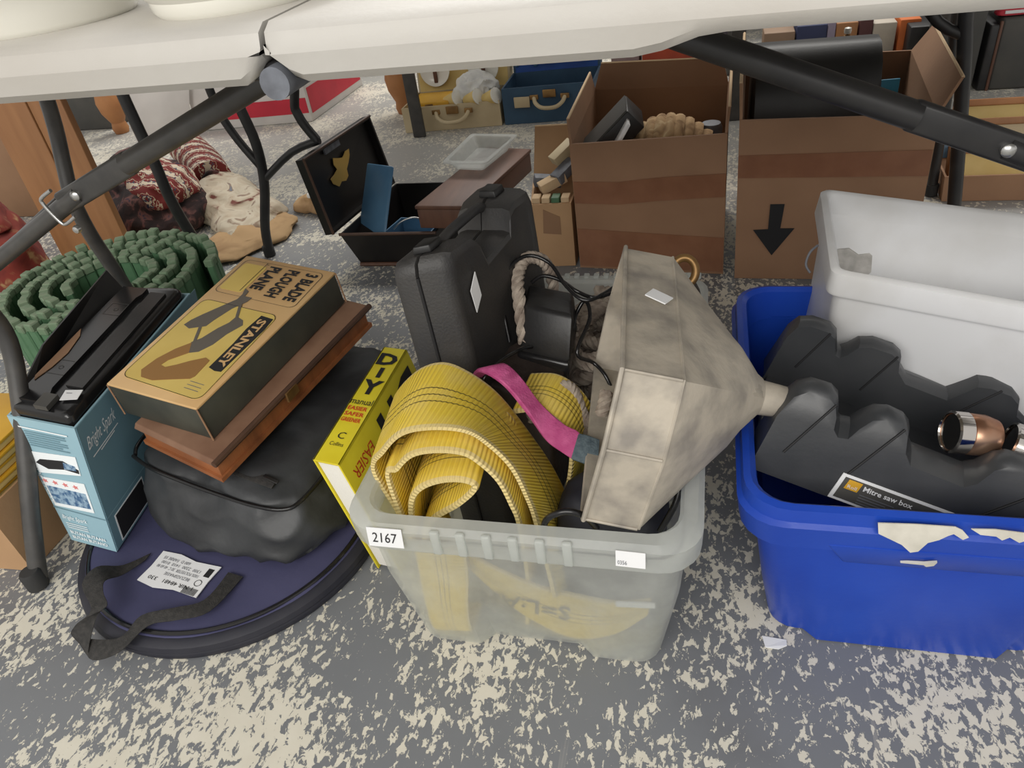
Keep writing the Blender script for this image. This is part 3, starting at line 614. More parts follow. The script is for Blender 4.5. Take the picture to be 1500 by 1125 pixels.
for k in range(6):
    x = -.262+.028*k; box('grip_rib', (x, .4895, .234), (.010, .006, .034), M_frostrim, CB, bevel=.002)
for k in range(22): box('rim_tooth', (-.33+.0155*k, 1.031, .251), (.008, .012, .005), M_frostrim, CB, bevel=.001)
LBL = Face((-.338, .4855, .2255), (.040, 0, .0), (0, .0045, .024), .0006)
l1 = LBL.rect('lot_label', 0, 0, 1, 1, M_paper, CB, .0004); l1['label'] = 'white paper label handwritten 2167'; LBL.text('handwriting', '2167', .13, .24, .72, .52, M_ink, l1, .0005, shear=.12)
LB2 = Face((-.0735, .4855, .2285), (.029, 0, -.001), (0, .004, .018), .0008)
l2 = LB2.rect('lot_label', 0, 0, 1, 1, M_paper, CB, .0004); LB2.text('lettering', '0356', .06, .14, .32, .26, M_inkg, l2, .0005)

# yellow lifting sling: bands of webbing folded over in the box
SL = thing('lifting_sling', 'wide yellow webbing lifting sling coiled in the clear box', 'sling', (-.26, .62, .006))
def ray(x, y, z, Y): k = Y/y; return V((x*k, Y, .82-(.82-z)*k))
fo = [(-.366, .580, .243), (-.347, .580, .273), (-.318, .580, .302), (-.280, .580, .313), (-.241, .580, .311), (-.218, .580, .293), (-.197, .580, .262), (-.185, .580, .218), (-.178, .580, .171)]
bo = [(-.379, .700, .246), (-.344, .700, .295), (-.304, .700, .314), (-.271, .700, .300), (-.237, .700, .264), (-.201, .700, .194), (-.181, .700, .145), (-.165, .700, .087), (-.156, .700, .029)]
prs = [(ray(*a, .56), ray(*b, .665)) for a, b in zip(fo, bo)]
st0 = [((-.315, .55, .10), (-.322, .64, .11)), ((-.335, .555, .20), (-.345, .655, .20))]
ribbon('outer_band', st0+prs[0:]+[((-.155, .535, .10), (-.138, .66, .01))], .0075, M_strap, SL, n=6)
# two more turns under it, a little in front
def turn(off, dz, y0, y1, tail):
    fr_ = [ray(x, y, z, .553) for x, y, z in fo]; c_ = V((-.262, 0, .20)); out = []
    for i, p in enumerate(fr_):
        d_ = V((p.x-c_.x, 0, p.z-c_.z)); q_ = V((c_.x+d_.x*off, y0, c_.z+d_.z*off+dz)); out.append((q_, q_+V((-.006, y1-y0, .0))))
    return [((-.318, y0, .09), (-.318, y1, .09))]+out[0:]+tail
ribbon('inner_band', turn(.80, .0, .548, .65, [((-.19, .55, .10), (-.19, .65, .08)), ((-.20, .55, .02), (-.20, .65, .02))])[0:], .0075, M_strap, SL, n=6)
lp = [(-.331, .170), (-.322, .223), (-.306, .249), (-.278, .264), (-.250, .267), (-.238, .257), (-.262, .230), (-.297, .203), (-.316, .172), (-.318, .10)]
ribbon('eye_loop', [((x*.965, .545, z+.004), (x*.965-.004, .625, z+.006)) for x, z in lp], .0085, M_strap, SL, n=6)
ribbon('hanging_band', [((-.315, .535, .17), (-.252, .535, .175)), ((-.318, .534, .12), (-.256, .534, .125)), ((-.322, .5345, .06), (-.266, .5345, .065)), ((-.318, .536, .012), (-.268, .536, .018)), ((-.30, .58, .008), (-.268, .58, .01))], .006, M_strap, SL)
lowp = [((-.268, 0.5555, .125), (-.272, 0.5555, .15)), ((-.23, 0.5505, .075), (-.225, 0.5505, .125)), ((-.19, 0.5475, .035), (-.18, 0.5475, .105)), ((-.14, 0.5475, .008), (-.13, 0.5475, .093)), ((-.09, 0.5475, .025), (-.085, 0.5475, .088)), ((-.05, 0.5505, .065), (-.045, 0.5505, .095))]
lw = ribbon('lower_fold', lowp, .006, M_strap, SL)
WF = Face((-.139, .5432, .074), (-.110, 0, .018), (-.003, 0, -.026), .0010); WF.text('marking', 'S=L:AM', 0, 0, 1.0, 1.0, M_ink, lw, bold=.012)
ribbon('far_fold', [((-.215, .675, .262), (-.205, .745, .268)), ((-.185, .672, .268), (-.172, .742, .27)), ((-.158, .665, .255), (-.145, .735, .255)), ((-.146, .66, .225), (-.13, .73, .225)), ((-.15, .65, .18), (-.135, .72, .18)), ((-.165, .645, .12), (-.15, .715, .12))], .007, M_strap, SL)

MS = thing('webbing_strap', 'narrow magenta webbing strap with grey end beside the yellow sling', 'strap', (-.19, .665, .20))
ribbon('strap_band', [((-.268, .700, .295), (-.245, .718, .290)), ((-.253, .690, .312), (-.226, .706, .310)), ((-.222, .675, .304), (-.205, .693, .300)), ((-.192, .655, .279), (-.182, .677, .276)), ((-.170, .640, .252), (-.152, .659, .261)), ((-.150, .630, .243), (-.136, .652, .258)), ((-.136, .622, .240), (-.130, .648, .256))], .006, M_mag, MS)
ribbon('strap_end', [((-.137, .622, .240), (-.131, .648, .256)), ((-.126, .618, .240), (-.122, .646, .256)), ((-.108, .616, .234), (-.108, .644, .252))], .007, M_teal, MS)

# tool case standing on end
TC = thing('tool_case', 'scuffed black moulded tool case standing upright in the clear box', 'case', (-.27, .82, .006))
tb = [(-.322, .690, .012), (-.248, .690, .012), (-.190, .885, .012), (-.272, .925, .012)]
tt = [(-.358, .727, .432), (-.288, .742, .440), (-.224, .935, .440), (-.308, .972, .432)]
def half(u0, u1, name, ins):
    f = lambda q4: [V(q4[0]).lerp(V(q4[1]), u0), V(q4[0]).lerp(V(q4[1]), u1), V(q4[3]).lerp(V(q4[2]), u1), V(q4[3]).lerp(V(q4[2]), u0)]
    # bowl of the case: outline in the y-z plane with a notch for the handle, extruded across the half
    prof = [(.0, .03), (.03, .0), (.97, .0), (1, .03), (1, .96), (.96, 1.0), (.78, 1.0), (.72, .985), (.68, .925), (.36, .905), (.31, .975), (.26, .995), (.05, 1.0), (.015, .985), (0, .955)]
    def pt(u, a, b):
        lo = V(tb[0]).lerp(V(tb[1]), u).lerp(V(tb[3]).lerp(V(tb[2]), u), a); hi = V(tt[0]).lerp(V(tt[1]), u).lerp(V(tt[3]).lerp(V(tt[2]), u), a); return lo.lerp(hi, b)
    def ring_(u, k): return [pt(u, .5+(a-.5)*k, .5+(b-.5)*(1-(1-k)*.5)) for a, b in prof]
    if u1 > .5: lp_ = [ring_(u0, .97), ring_(u0+.02, 1), ring_(u1-.16, 1), ring_(u1-.03, .97), ring_(u1, .9), ring_(u1-.02, .86)]
    else: lp_ = [ring_(u0, .9), ring_(u0+.04, .97), ring_(u0+.16, 1), ring_(u1-.02, 1), ring_(u1, .97)]
    return loft(name, lp_, M_blackd, TC)
half(0, .44, 'case_shell', 0); half(.46, 1, 'case_shell', 0)
def tp(u, a, b):
    lo = V(tb[0]).lerp(V(tb[1]), u).lerp(V(tb[3]).lerp(V(tb[2]), u), a); hi = V(tt[0]).lerp(V(tt[1]), u).lerp(V(tt[3]).lerp(V(tt[2]), u), a); return lo.lerp(hi, b)
tube('carry_handle', [tp(.45, .24, .965), tp(.45, .30, .992), tp(.45, .5, .996), tp(.45, .70, .992), tp(.45, .76, .965)], .0068, M_blackd, TC, n=5)
for a in (.14, .86):
    lt = hexa('latch', [tp(.30, a-.06, 1.0), tp(.62, a-.06, 1.0), tp(.62, a+.06, 1.0), tp(.30, a+.06, 1.0)], [tp(.32, a-.055, 1.022), tp(.60, a-.055, 1.022), tp(.60, a+.055, 1.022), tp(.32, a+.055, 1.022)], M_black, TC, bevel=.0015)
tube('seam', [tp(.45, -.002, .05), tp(.45, -.002, .5), tp(.45, -.002, .95)], .0022, M_ink, TC)
QF = Face(tp(1, .115, .80), tp(1, .30, .80)-tp(1, .115, .80), tp(1, .115, .90)-tp(1, .115, .80), .0012)
QF.poly('price_sticker', [(.2, -.1), (.62, .25), (.55, 1.0), (.12, .6)], M_paper, TC, .0005)

# black odds and ends behind the sling
AD = thing('power_adaptor', 'black plastic power adaptor block perched beside the tool case', 'adaptor', (-.19, .83, .27))
hexa('adaptor_body', [(-.232, .79, .270), (-.160, .766, .270), (-.160, .845, .270), (-.226, .868, .270)], [(-.223, .815, .328), (-.155, .790, .328), (-.163, .850, .328), (-.229, .873, .328)], M_black, AD, bevel=.006)
hexa('adaptor_base', [(-.238, .782, .240), (-.163, .760, .240), (-.165, .838, .240), (-.23, .86, .240)], [(-.234, .788, .273), (-.160, .765, .273), (-.162, .845, .273), (-.228, .868, .273)], M_gloss, AD, bevel=.006)
tube('cable', [(-.245, .800, .28), (-.254, .823, .33), (-.250, .843, .36), (-.227, .871, .37), (-.196, .870, .36), (-.170, .842, .34), (-.141, .824, .33), (-.105, .855, .335)], .0026, M_gloss, AD)
tube('cable', [(-.221, .862, .335), (-.205, .862, .345), (-.181, .856, .342), (-.157, .842, .333), (-.135, .845, .322), (-.105, .82, .345)], .0026, M_gloss, AD)
tube('cable', [(-.170, .80, .265), (-.163, .815, .285), (-.160, .839, .30), (-.148, .849, .315), (-.139, .820, .305), (-.151, .778, .28), (-.132, .785, .26), (-.115, .77, .25), (-.10, .755, .22)], .0026, M_gloss, AD)
LC = thing('leather_case', 'black leather flap case with rivets lying below the adaptor', 'case', (-.22, .75, .10))
hexa('case_body', [(-.284, .715, .10), (-.175, .690, .10), (-.160, .80, .10), (-.255, .845, .10)], [(-.280, .752, .252), (-.186, .722, .236), (-.168, .775, .252), (-.225, .822, .268)], M_leather, LC, bevel=.006)
fp = hexa('case_flap', [(-.291, .768, .258), (-.188, .715, .240), (-.164, .772, .256), (-.222, .828, .270)], [(-.290, .768, .2625), (-.188, .715, .2445), (-.164, .772, .2605), (-.222, .828, .2745)], M_leather, LC, bevel=.0015)
lathe('rivet', [(.001, .003), (.0035, .0025), (.0045, 0)], (-.279, .766, .263), M_steel, LC, n=14)
tube('cord', [(-.256, .690, .225), (-.258, .694, .268), (-.254, .702, .292), (-.240, .725, .300), (-.222, .758, .296), (-.212, .79, .28)], .0026, M_gloss, LC)
DB = thing('dark_cloth_bundle', 'dark navy cloth bundle at the front corner inside the clear box', 'cloth', (-.09, .57, .006))
softbox('cloth_body', [(-.165, .565, .006), (-.052, .548, .006), (-.050, .66, .006), (-.16, .66, .006)], [(-.155, .585, .20), (-.030, .56, .19), (-.030, .65, .20), (-.15, .655, .20)], M_navydk, DB, k=5, n=12, amp=.008, freq=20, seed=9)
FRG = Face((-.085, .545, .085), (.045, .0, .004), (0, 0, .009), .002); FRG.rect('woven_tag', 0, 0, 1, 1, M_paper, DB, .001)
BW = thing('black_flex', 'loop of black flex curling over the front of the clear box', 'cable', (-.13, .52, .14))
tube('flex_loop', [(-.162, .545, .17), (-.154, .523, .225), (-.146, .517, .253), (-.126, .517, .266), (-.108, .522, .256), (-.10, .54, .22)], .0036, M_gloss, BW)
tube('flex_loop', [(-.035, .56, .20), (-.018, .575, .235), (-.016, .60, .262), (-.02, .64, .25)], .0036, M_gloss, BW)

RP = thing('hemp_rope', 'grey hemp rope heaped in the clear box behind the funnel', 'rope', (-.14, .85, .14))
def rope(pts, r=.009):
    path = crom(pts, 14)
    for k in range(3):
        q_ = []; ref = None
        for i, p in enumerate(path):
            t = (path[min(i+1, len(path)-1)]-path[max(i-1, 0)]).normalized()
            if ref is None: ref = t.orthogonal().normalized()
            ref = (ref-t*ref.dot(t)).normalized(); bi = t.cross(ref); a = i*.55+k*2.094
            q_.append(p+(ref*math.cos(a)+bi*math.sin(a))*r*.52)
        vs, fs = tube_geo(q_, r*.55, 6); add('rope_strand', vs, fs, M_rope, RP, smooth=True)
rope([(-.225, .80, .28), (-.231, .824, .33), (-.236, .855, .352), (-.228, .880, .362), (-.208, .885, .355), (-.200, .895, .32), (-.205, .90, .25)], .0085)
rope([(-.205, .712, .225), (-.183, .712, .240), (-.165, .727, .262), (-.150, .725, .258), (-.138, .71, .235), (-.125, .70, .228), (-.112, .705, .245), (-.108, .72, .262)], .0085)
rope([(-.15, .70, .20), (-.135, .695, .215), (-.115, .70, .215), (-.10, .73, .20)], .0085)
rng = random.Random(4)
for k in range(9):
    cx, cy, cz = -.150+.03*rng.random(), .905+.05*rng.random(), .13+.012*k
    rope([(cx+(.030+.018*rng.random())*math.cos(a+k), cy+(.06+.03*rng.random())*math.sin(a+k), cz+.022*rng.random()) for a in [j*.8 for j in range(9)]], .0105)

# galvanised funnel
FN = thing('metal_funnel', 'large dull galvanised metal funnel lying across the clear box', 'funnel', (-.04, .68, .22))
yw, pt_ = .07, .254
FM = Matrix(((math.cos(yw)*math.cos(pt_), -math.sin(yw), math.cos(yw)*math.sin(pt_)), (math.sin(yw)*math.cos(pt_), math.cos(yw), math.sin(yw)*math.sin(pt_)), (-math.sin(pt_), 0, math.cos(pt_))))
FC = V((-.10, .671, .335))
fpg = [(.132, .081), (-.129, .094), (-.156, .020), (-.153, -.079), (-.128, -.092), (.129, -.094), (.156, -.02)]
def fl_(u, k, rnd=0):
    out = []; n = 8
    for i in range(len(fpg)):
        a, b = V(fpg[i]), V(fpg[(i+1) % len(fpg)])
        for j in range(n):
            p = a.lerp(b, j/n); 
            if rnd: q_ = p.normalized()*rnd; p = q_
            else: p = p*k
            out.append(FC+FM@V((u, p.x, p.y)))
    return out
def fmix(u, k, rnd, t): return [a.lerp(b, t) for a, b in zip(fl_(u, k), fl_(u, 1, rnd))]
loft('funnel_band', [fl_(.002, .985), fl_(.0, 1.012), fl_(.003, 1.012), fl_(.004, 1.0), fl_(.057, 1.0), fl_(.058, .985), fl_(.057, .975), fl_(.0, .975)], M_galv, FN, cap0=False, cap1=False)
loft('cone', [fmix(.055, 1.0, .15, 0), fmix(.06, .985, .15, .0), fmix(.10, .70, .10, .18), fmix(.14, .43, .058, .55), fmix(.163, .2, .026, .95), fl_(.170, 1, .0215), fl_(.172, 1, .019), fmix(.10, .67, .094, .18), fmix(.058, .965, .15, .0)], M_galv, FN, cap0=False, cap1=False)
loft('spout', [fl_(.166, 1, .0205), fl_(.170, 1, .0195), fl_(.225, 1, .0155), fl_(.225, 1, .0135), fl_(.168, 1, .016)], M_galv, FN, cap0=False, cap1=False)
tube('rolled_rim', [p for p in fl_(.001, 1.012)][::2], .0026, M_galv, FN, n=1, ns=8, closed=True)
tube('seam_bead', [p for p in fl_(.0575, .998)][::2], .0017, M_galv, FN, n=1, ns=6, closed=True)
for i in (1, 2, 3):
    a = V(fpg[i]); tube('corner_seam', [FC+FM@V((u, a.x*1.004, a.y*1.004)) for u in (.003, .03, .056)], .0017, M_galv, FN, straight=True, ns=6)
NF = Face(FC+FM@V((0, 0, .0905)), FM@V((1, 0, 0)), FM@V((0, 1, -.048)), .0018)
NF.poly('price_sticker', [(.022, .014), (.043, .002), (.052, .018), (.031, .031)], M_paper, FN, .0005)
BR = thing('brass_ring', 'aged brass ring fitting behind the top of the funnel', 'ring', (-.024, .955, .262))
tube('ring', [V((-.024, .955, .300))+V((math.cos(a*.628)*.016, math.sin(a*.628)*.010, math.sin(a*.628)*.016)) for a in range(10)], .006, M_brass, BR, n=4, closed=True)
tube('strap_tail', [(-.014, .95, .286), (-.006, .946, .272), (-.004, .935, .255)], .005, M_leather, BR)

# ------------------------------------------------------------------ blue crate and what stands in it
BC = thing('blue_crate', 'bright blue plastic stacking crate on the floor', 'crate', (.24, .78, 0))
CX0, CX1, CY0, CY1 = (.094, .050), (.392, .432), (.600, .553), (.955, .995)
def cl(t, z=None, d=0, rec=None, r=.03):
    f = lambda p: p[0]+(p[1]-p[0])*t
    return boxloop_c(f(CX0)+d, f(CX1)-d, f(CY0)+d, f(CY1)-d, r, t*.254 if z is None else z, (-.014*(1-t) if rec is None else rec))
def boxloop_c(x0, x1, y0, y1, r, z, rec=0.0, n=5):
    wx = x1-x0
    fr_ = [(x0+wx*.13, y0), (x0+wx*.18, y0+rec), (x0+wx*.82, y0+rec), (x0+wx*.87, y0)]
    bk = [(x0+wx*.87, y1), (x0+wx*.82, y1-rec), (x0+wx*.18, y1-rec), (x0+wx*.13, y1)]
    cor = lambda cx, cy, a0: [(cx+r*math.cos(a0+k/n*math.pi/2), cy+r*math.sin(a0+k/n*math.pi/2)) for k in range(n+1)]
    return [V((a, b, z)) for a, b in cor(x0+r, y0+r, math.pi)+fr_+cor(x1-r, y0+r, 1.5*math.pi)+cor(x1-r, y1-r, 0)+bk+cor(x0+r, y1-r, .5*math.pi)]
loft('crate_walls', [cl(0, .0, .004), cl(.01), cl(.3), cl(.8, d=.004), cl(.84, d=.006, rec=0), cl(.84, d=.010, rec=0), cl(.8, d=.008), cl(.3, d=.004), cl(.03, d=.004)], M_blue, BC)
loft('rim_flange', [cl(.84, .213, .006, 0, .04), cl(.84, .204, -.006, 0, .045), cl(.86, .202, -.009, 0, .045), cl(.95, .234, -.009, 0, .045), cl(.96, .238, -.004, 0, .045), cl(1, .2535, -.001, 0, .045), cl(1, .256, .006, 0, .04), cl(1, .251, .012, 0, .035), cl(.84, .209, .010, 0, .035)], M_blue, BC, cap0=False, cap1=False)
hexa('front_handle_panel', [(.150, .556, .178), (.345, .556, .178), (.345, .574, .178), (.150, .574, .178)], [(.130, .5475, .212), (.365, .5475, .212), (.365, .57, .212), (.130, .57, .212)], M_blue, BC, bevel=.003)
TF = Face((.168, .5428, .2665), (.115, 0, 0), (0, -.001, -.03), .0012)
TF = Face((.170, .5405, .2195), (.11, 0, 0), (0, .004, .034), .0012)
t1 = TF.poly('torn_label', [(.0, 1.0), (.02, .62), (.22, .28), (.30, .02), (.36, .08), (.42, .42), (.5, .55), (.56, .72), (.60, .8), (.68, .62), (.72, .72), (.66, .95), (.60, 1.05), (.3, 1.05)], M_label, BC, .0006)
TF.poly('torn_label', [(.72, 1.02), (.80, .84), (.92, .82), (.97, .70), (1.02, .82), (1.1, .66), (1.16, .78), (1.14, 1.0), (.9, 1.06)], M_label, BC, .0006)
for t_ in (t1,): t_['label'] = 'torn remains of a cream paper label'
HFc = Face((.20, .5515, .195), (.03, 0, 0), (0, -.002, .008), .004); HFc.poly('paper_scrap', [(0, .2), (.7, .1), (.8, -.3), (1, .1), (1.05, 1.0), (.7, .5), (.2, .4)], M_label, BC, .0005)

MB = thing('mitre_box', 'black plastic mitre saw box lying across the blue crate', 'mitre box', (.22, .70, .23))
mo = V((.099, .668, .32)); mu = V((.943, -.116, -.311)); mv = V((.122, .993, 0)); mw = V((.309, -.038, .950))
def mp(u, v, w_): return mo+mu*u+mv*v+mw*w_
prof = [(-.008, -.092), (-.004, -.03), (.004, -.006), (.016, .004), (.036, .005), (.046, -.001), (.052, -.012), (.055, -.024), (.062, -.030), (.072, -.028), (.078, -.014), (.086, -.002), (.098, .003), (.114, .001), (.124, -.006), (.130, -.022), (.140, -.032), (.196, -.034), (.206, -.026), (.214, -.008), (.224, .0), (.248, .002), (.262, -.004), (.272, -.02), (.285, -.03), (.30, -.092)]
prof_f = [(-.008, -.092), (-.006, -.02), (.0, -.002), (.012, .004), (.034, .004), (.044, -.002), (.050, -.014), (.054, -.022), (.060, -.024), (.066, -.016), (.072, -.002), (.084, .004), (.108, .004), (.120, -.002), (.126, -.016), (.140, -.028), (.190, -.030), (.200, -.014), (.208, .0), (.222, .004), (.244, .003), (.256, -.004), (.264, -.02), (.285, -.03), (.30, -.092)]
def mwall(pr, vo, vi, drf, name):
    n = len(pr); o_ = []; 
    vout = lambda w_: vo+drf*(-w_)/.09
    loops = [[mp(u, vi, w_-.004) for u, w_ in pr], [mp(u, vi+(vo-vi)*.22, w_) for u, w_ in pr], [mp(u, vi+(vo-vi)*.75, w_) for u, w_ in pr], [mp(u, vout(w_-.004), w_-.005) for u, w_ in pr]]
    return loft(name, loops, M_mitre, MB)
w1 = mwall(prof, 0, .026, -.035, 'near_wall'); w2 = mwall(prof_f, .150, .124, .02, 'far_wall')
hexa('base_plate', [mp(-.005, -.033, -.098), mp(.298, -.033, -.098), mp(.298, .168, -.098), mp(-.005, .168, -.098)], [mp(-.005, -.033, -.086), mp(.298, -.033, -.086), mp(.298, .168, -.086), mp(-.005, .168, -.086)], M_mitre, MB, bevel=.002)
def slot(u0, w0, u1, w1_, vv=None, far=False):
    f = lambda u, w_: mp(u, (-.035*(-w_)/.09-.0006) if not far else .1236, w_)
    tube('saw_slot', [f(u0, w0), f((u0+u1)/2, (w0+w1_)/2), f(u1, w1_)], .0013, M_ink, w2 if far else w1, straight=True, ns=6)
slot(.046, -.004, .018, -.068); slot(.118, -.004, .082, -.078); slot(.268, -.012, .20, -.085)
slot(.036, .0, .02, -.06, far=True); slot(.232, .002, .20, -.06, far=True); slot(.115, .0, .10, -.06, far=True)
dd = -mv*.035-mw*.09
MF = Face(mp(0, 0, 0)+mu*.079+dd*1.06, mu*.13, -dd*.325, .0016)
ml = MF.poly('maker_label', [(0, 0), (.94, 0), (.97, 1), (.03, 1)], M_paper, MB, .0005); ml['label'] = 'white bordered black product label reading Mitre saw box'
MF.poly('label_panel', [(.035, .09), (.92, .09), (.945, .90), (.06, .90)], M_dgrey, ml, .0004, .0006)
MF.poly('yellow_logo', [(.08, .50), (.19, .50), (.205, .86), (.095, .86)], M_yfold, ml, .0004, .0012); MF.text('lettering', 'Roll', .10, .56, .075, .12, M_paper, ml, .0017)
MF.text('lettering', 'Mitre saw box', .225, .62, .40, .19, M_paper, ml, .0013, bold=.02)
for k in range(4): MF.lines('small_print', [(.215, .46-.1*k, .50-.06*(k % 2), .46-.1*k)], .0009, M_inkg, ml, .0013)

WT = thing('white_tub', 'grubby white plastic tub standing in the blue crate', 'tub', (.27, .87, .15))
trm = [(.155, .847, .360), (.435, .745, .352), (.475, .965, .354), (.166, 1.079, .362)]; tbm = [(.152, .842, .15), (.395, .758, .15), (.405, .925, .15), (.137, .955, .15)]
tl_ = lambda t, d, dz=0, r=.014: [p+V((0, 0, dz)) for p in rquad(quad_in([V(a).lerp(V(b), t) for a, b in zip(tbm, trm)], d), r)]
loft('tub_walls', [tl_(0, .004), tl_(.03, .0), tl_(.86, .002), tl_(.88, .0015), tl_(.88, .0045), tl_(.03, .004)], M_tub, WT)
loft('tub_rim', [tl_(.86, .001), tl_(.855, -.008), tl_(.87, -.009), tl_(.985, -.006), tl_(1, -.002), tl_(1, .002), tl_(.985, .005), tl_(.86, .004)], M_tub, WT, cap0=False, cap1=False)
tube('wire_handle', [(.148, .96, .335), (.138, .95, .330), (.134, .945, .315), (.14, .94, .305)], .0016, M_inkg, WT)
gf = V(tbm[3]).lerp(V(trm[3]), .45); 
SFc = Face(V(tbm[3]).lerp(V(trm[3]), .30)+V((.012, -.010, 0)), (V(trm[2])-V(trm[3])), V(trm[3])-V(tbm[3]), 0)
SFc = Face(V(tbm[3]).lerp(V(trm[3]), .30)+V((.016, -.012, 0)), (V(trm[3])-V(trm[2]))*-1, V(trm[3])-V(tbm[3]), .001)
ti4 = quad_in([V(p) for p in tbm], .006); tj4 = quad_in([V(p) for p in trm], .006); RO = ti4[3].lerp(tj4[3], .30)
RF = Face(RO, (ti4[2].lerp(tj4[2], .30)-RO), tj4[3]-ti4[3], -.003)
RF = Face(RO+(tj4[3]-ti4[3])*0, (ti4[2].lerp(tj4[2], .30)-RO)*1.0, (tj4[3]-ti4[3])*1.0, 0); RF.n = V((-.35, -.93, .1)).normalized(); RF.l = .006
RF.poly('dust_residue', [(.05, .28), (.24, .25), (.28, .30), (.27, .36), (.24, .385), (.19, .37), (.14, .40), (.09, .39), (.06, .36)], M_dirt, WT, .0004)
def cup(c, ax_, m1, label):
    t = thing('lamp_cup', label, 'metal cup', c, 'chrome cups in the mitre box'); z = V(ax_).normalized(); x = z.orthogonal().normalized(); Mx = Matrix((x, z.cross(x), z)).transposed()
    lathe('cup_shell', [(.001, -.030), (.012, -.029), (.019, -.024), (.0225, -.012), (.0225, .004), (.021, .006), (.0225, .008), (.0215, .0215), (.0195, .0215), (.0195, -.008), (.001, -.012)], c, m1, t, n=32, M=Mx)
    lathe('chrome_band', [(.0228, .008), (.0236, .0085), (.0230, .022), (.0205, .0235), (.0200, .021)], c, M_chrome, t, n=32, M=Mx)
    lathe('screw_tab', [(.001, .001), (.005, .001), (.005, 0)], V(c)+Mx@V((0, -.023, -.004)), M_chrome, t, n=12)
cup((.285, .690, .246), (-1, -.15, .22), M_copper, 'tarnished copper and chrome cup lying in the mitre box')
cup((.343, .684, .232), (-1, .2, .3), M_chrome, 'chrome cup at the right edge of the picture in the mitre box')

# ------------------------------------------------------------------ second row: cartons and boxes under the next table
def carton(name, label, b4, z, m, flaps=(), tape=None, lean=0, t4=None):
    t = thing(name, label, 'cardboard box', (sum(p[0] for p in b4)/4, sum(p[1] for p in b4)/4, 0), None)
    b = [V((*p, .001)) for p in b4]; tp_ = t4 or [V((*p, z)) for p in b4]; tp_ = [V(p) for p in tp_]
    container('carton_walls', b, tp_, .005, m, t, .006)
    for i, h_, out in flaps:            # flap on wall i standing up by h_ and leaning outward
        a, c = tp_[i], tp_[(i+1) % 4]; cen = sum(tp_, V())/4; n = ((a+c)/2-cen); n.z = 0; n.normalize(); e = (c-a)*.03
        p0, p1 = a+e*.3, c-e*.3; q0, q1 = a+e*2+n*out+V((0, 0, h_)), c-e*2+n*out+V((0, 0, h_))
        th = n*.005
        hexa('flap', [p0-th, p1-th, p1, p0], [q0-th, q1-th, q1, q0], m, t)
        tube('cut_edge', [q0-th/2, q1-th/2], .003, M_cutedge, t, straight=True, ns=6)
    return t, b, tp_
C1, b_, t_ = carton('cardboard_box', 'open cardboard box with wavy brown tape and a ribbed bundle inside', [(-.272, 1.526), (.045, 1.491), (.05, 1.83), (-.262, 1.86)], .292, M_kraftd, t4=[(-.275, 1.520, .290), (.040, 1.488, .308), (.05, 1.84, .30), (-.268, 1.87, .30)], flaps=((2, .055, .02), (3, .045, .006), (1, .045, .004)))
F1 = Face(b_[0], b_[1]-b_[0], t_[0]-b_[0], .0008)
F1.poly('packing_tape', [(.005, .72), (.3, .72), (.6, .76), (.995, .79), (.995, .62), (.6, .585), (.3, .545), (.005, .55)], M_tape, C1, .0006)
F1.poly('packing_tape', [(.005, .34), (.995, .30), (.995, .02), (.005, .02)], M_tape, C1, .0006)
C2, b_, t_ = carton('cardboard_box', 'open cardboard box with a printed black arrow on its front', [(.068, 1.473), (.405, 1.462), (.43, 1.90), (.09, 1.92)], .33, M_kraftd, t4=[(.060, 1.470, .338), (.400, 1.462, .333), (.435, 1.89, .335), (.08, 1.92, .335)], flaps=((1, .055, .03), (3, .06, .004)))
F2 = Face(b_[0], b_[1]-b_[0], t_[0]-b_[0], .0008)
F2.poly('packing_tape', [(.0, .80), (1, .80), (1, .655), (.0, .665)], M_tape, C2, .0006)
F2.poly('printed_arrow', [(.19, .50), (.27, .50), (.255, .345), (.335, .345), (.215, .165), (.10, .335), (.185, .34)], M_ink, C2, .0006)
C3, b_, t_ = carton('small_carton', 'narrow tan cardboard box of wooden blocks with its flap up', [(-.374, 1.530), (-.284, 1.535), (-.282, 1.70), (-.40, 1.70)], .155, M_kraftl, flaps=((2, .10, .06),))
Fs = Face(b_[0], b_[1]-b_[0], t_[0]-b_[0], .0008); Fs.poly('clear_tape', [(.25, .55), (.7, .52), (.7, .80), (.3, .92)], M_kraft, C3, .0004)
# contents of the small carton
for k in range(4): tag(box('wooden_block', (-.364+.022*k, 1.555, .150), (.018, .028, .03), M_cutedge if k != 2 else M_green, None, 0, .001), ('leftmost pale wooden block in the front row of the narrow carton', 'pale block just left of the green one in the narrow carton', 'green wooden block standing among pale ones in the narrow carton', 'pale block just right of the green one in the narrow carton')[k], 'block', 'blocks in the narrow carton')
for k, (x, y, z, rz, ry, m) in enumerate(((-.335, 1.60, .178, .5, -.3, M_cutedge), (-.308, 1.62, .196, .9, -.4, M_grey_pl), (-.352, 1.63, .170, .3, .2, M_grey_pl), (-.315, 1.655, .226, .7, -.5, M_cream))):
    tag(box('wooden_block', (x, y, z), (.062, .03, .022), m, None, bevel=.001, M=Matrix.Rotation(rz, 3, 'Z')@Matrix.Rotation(ry, 3, 'Y')), ('cream block tilted at the front of the heap in the narrow carton', 'grey block tilted beside the tall cardboard box', 'grey block lying low at the left of the narrow carton', 'long cream block on top of the heap in the narrow carton')[k], 'block', 'blocks in the narrow carton')
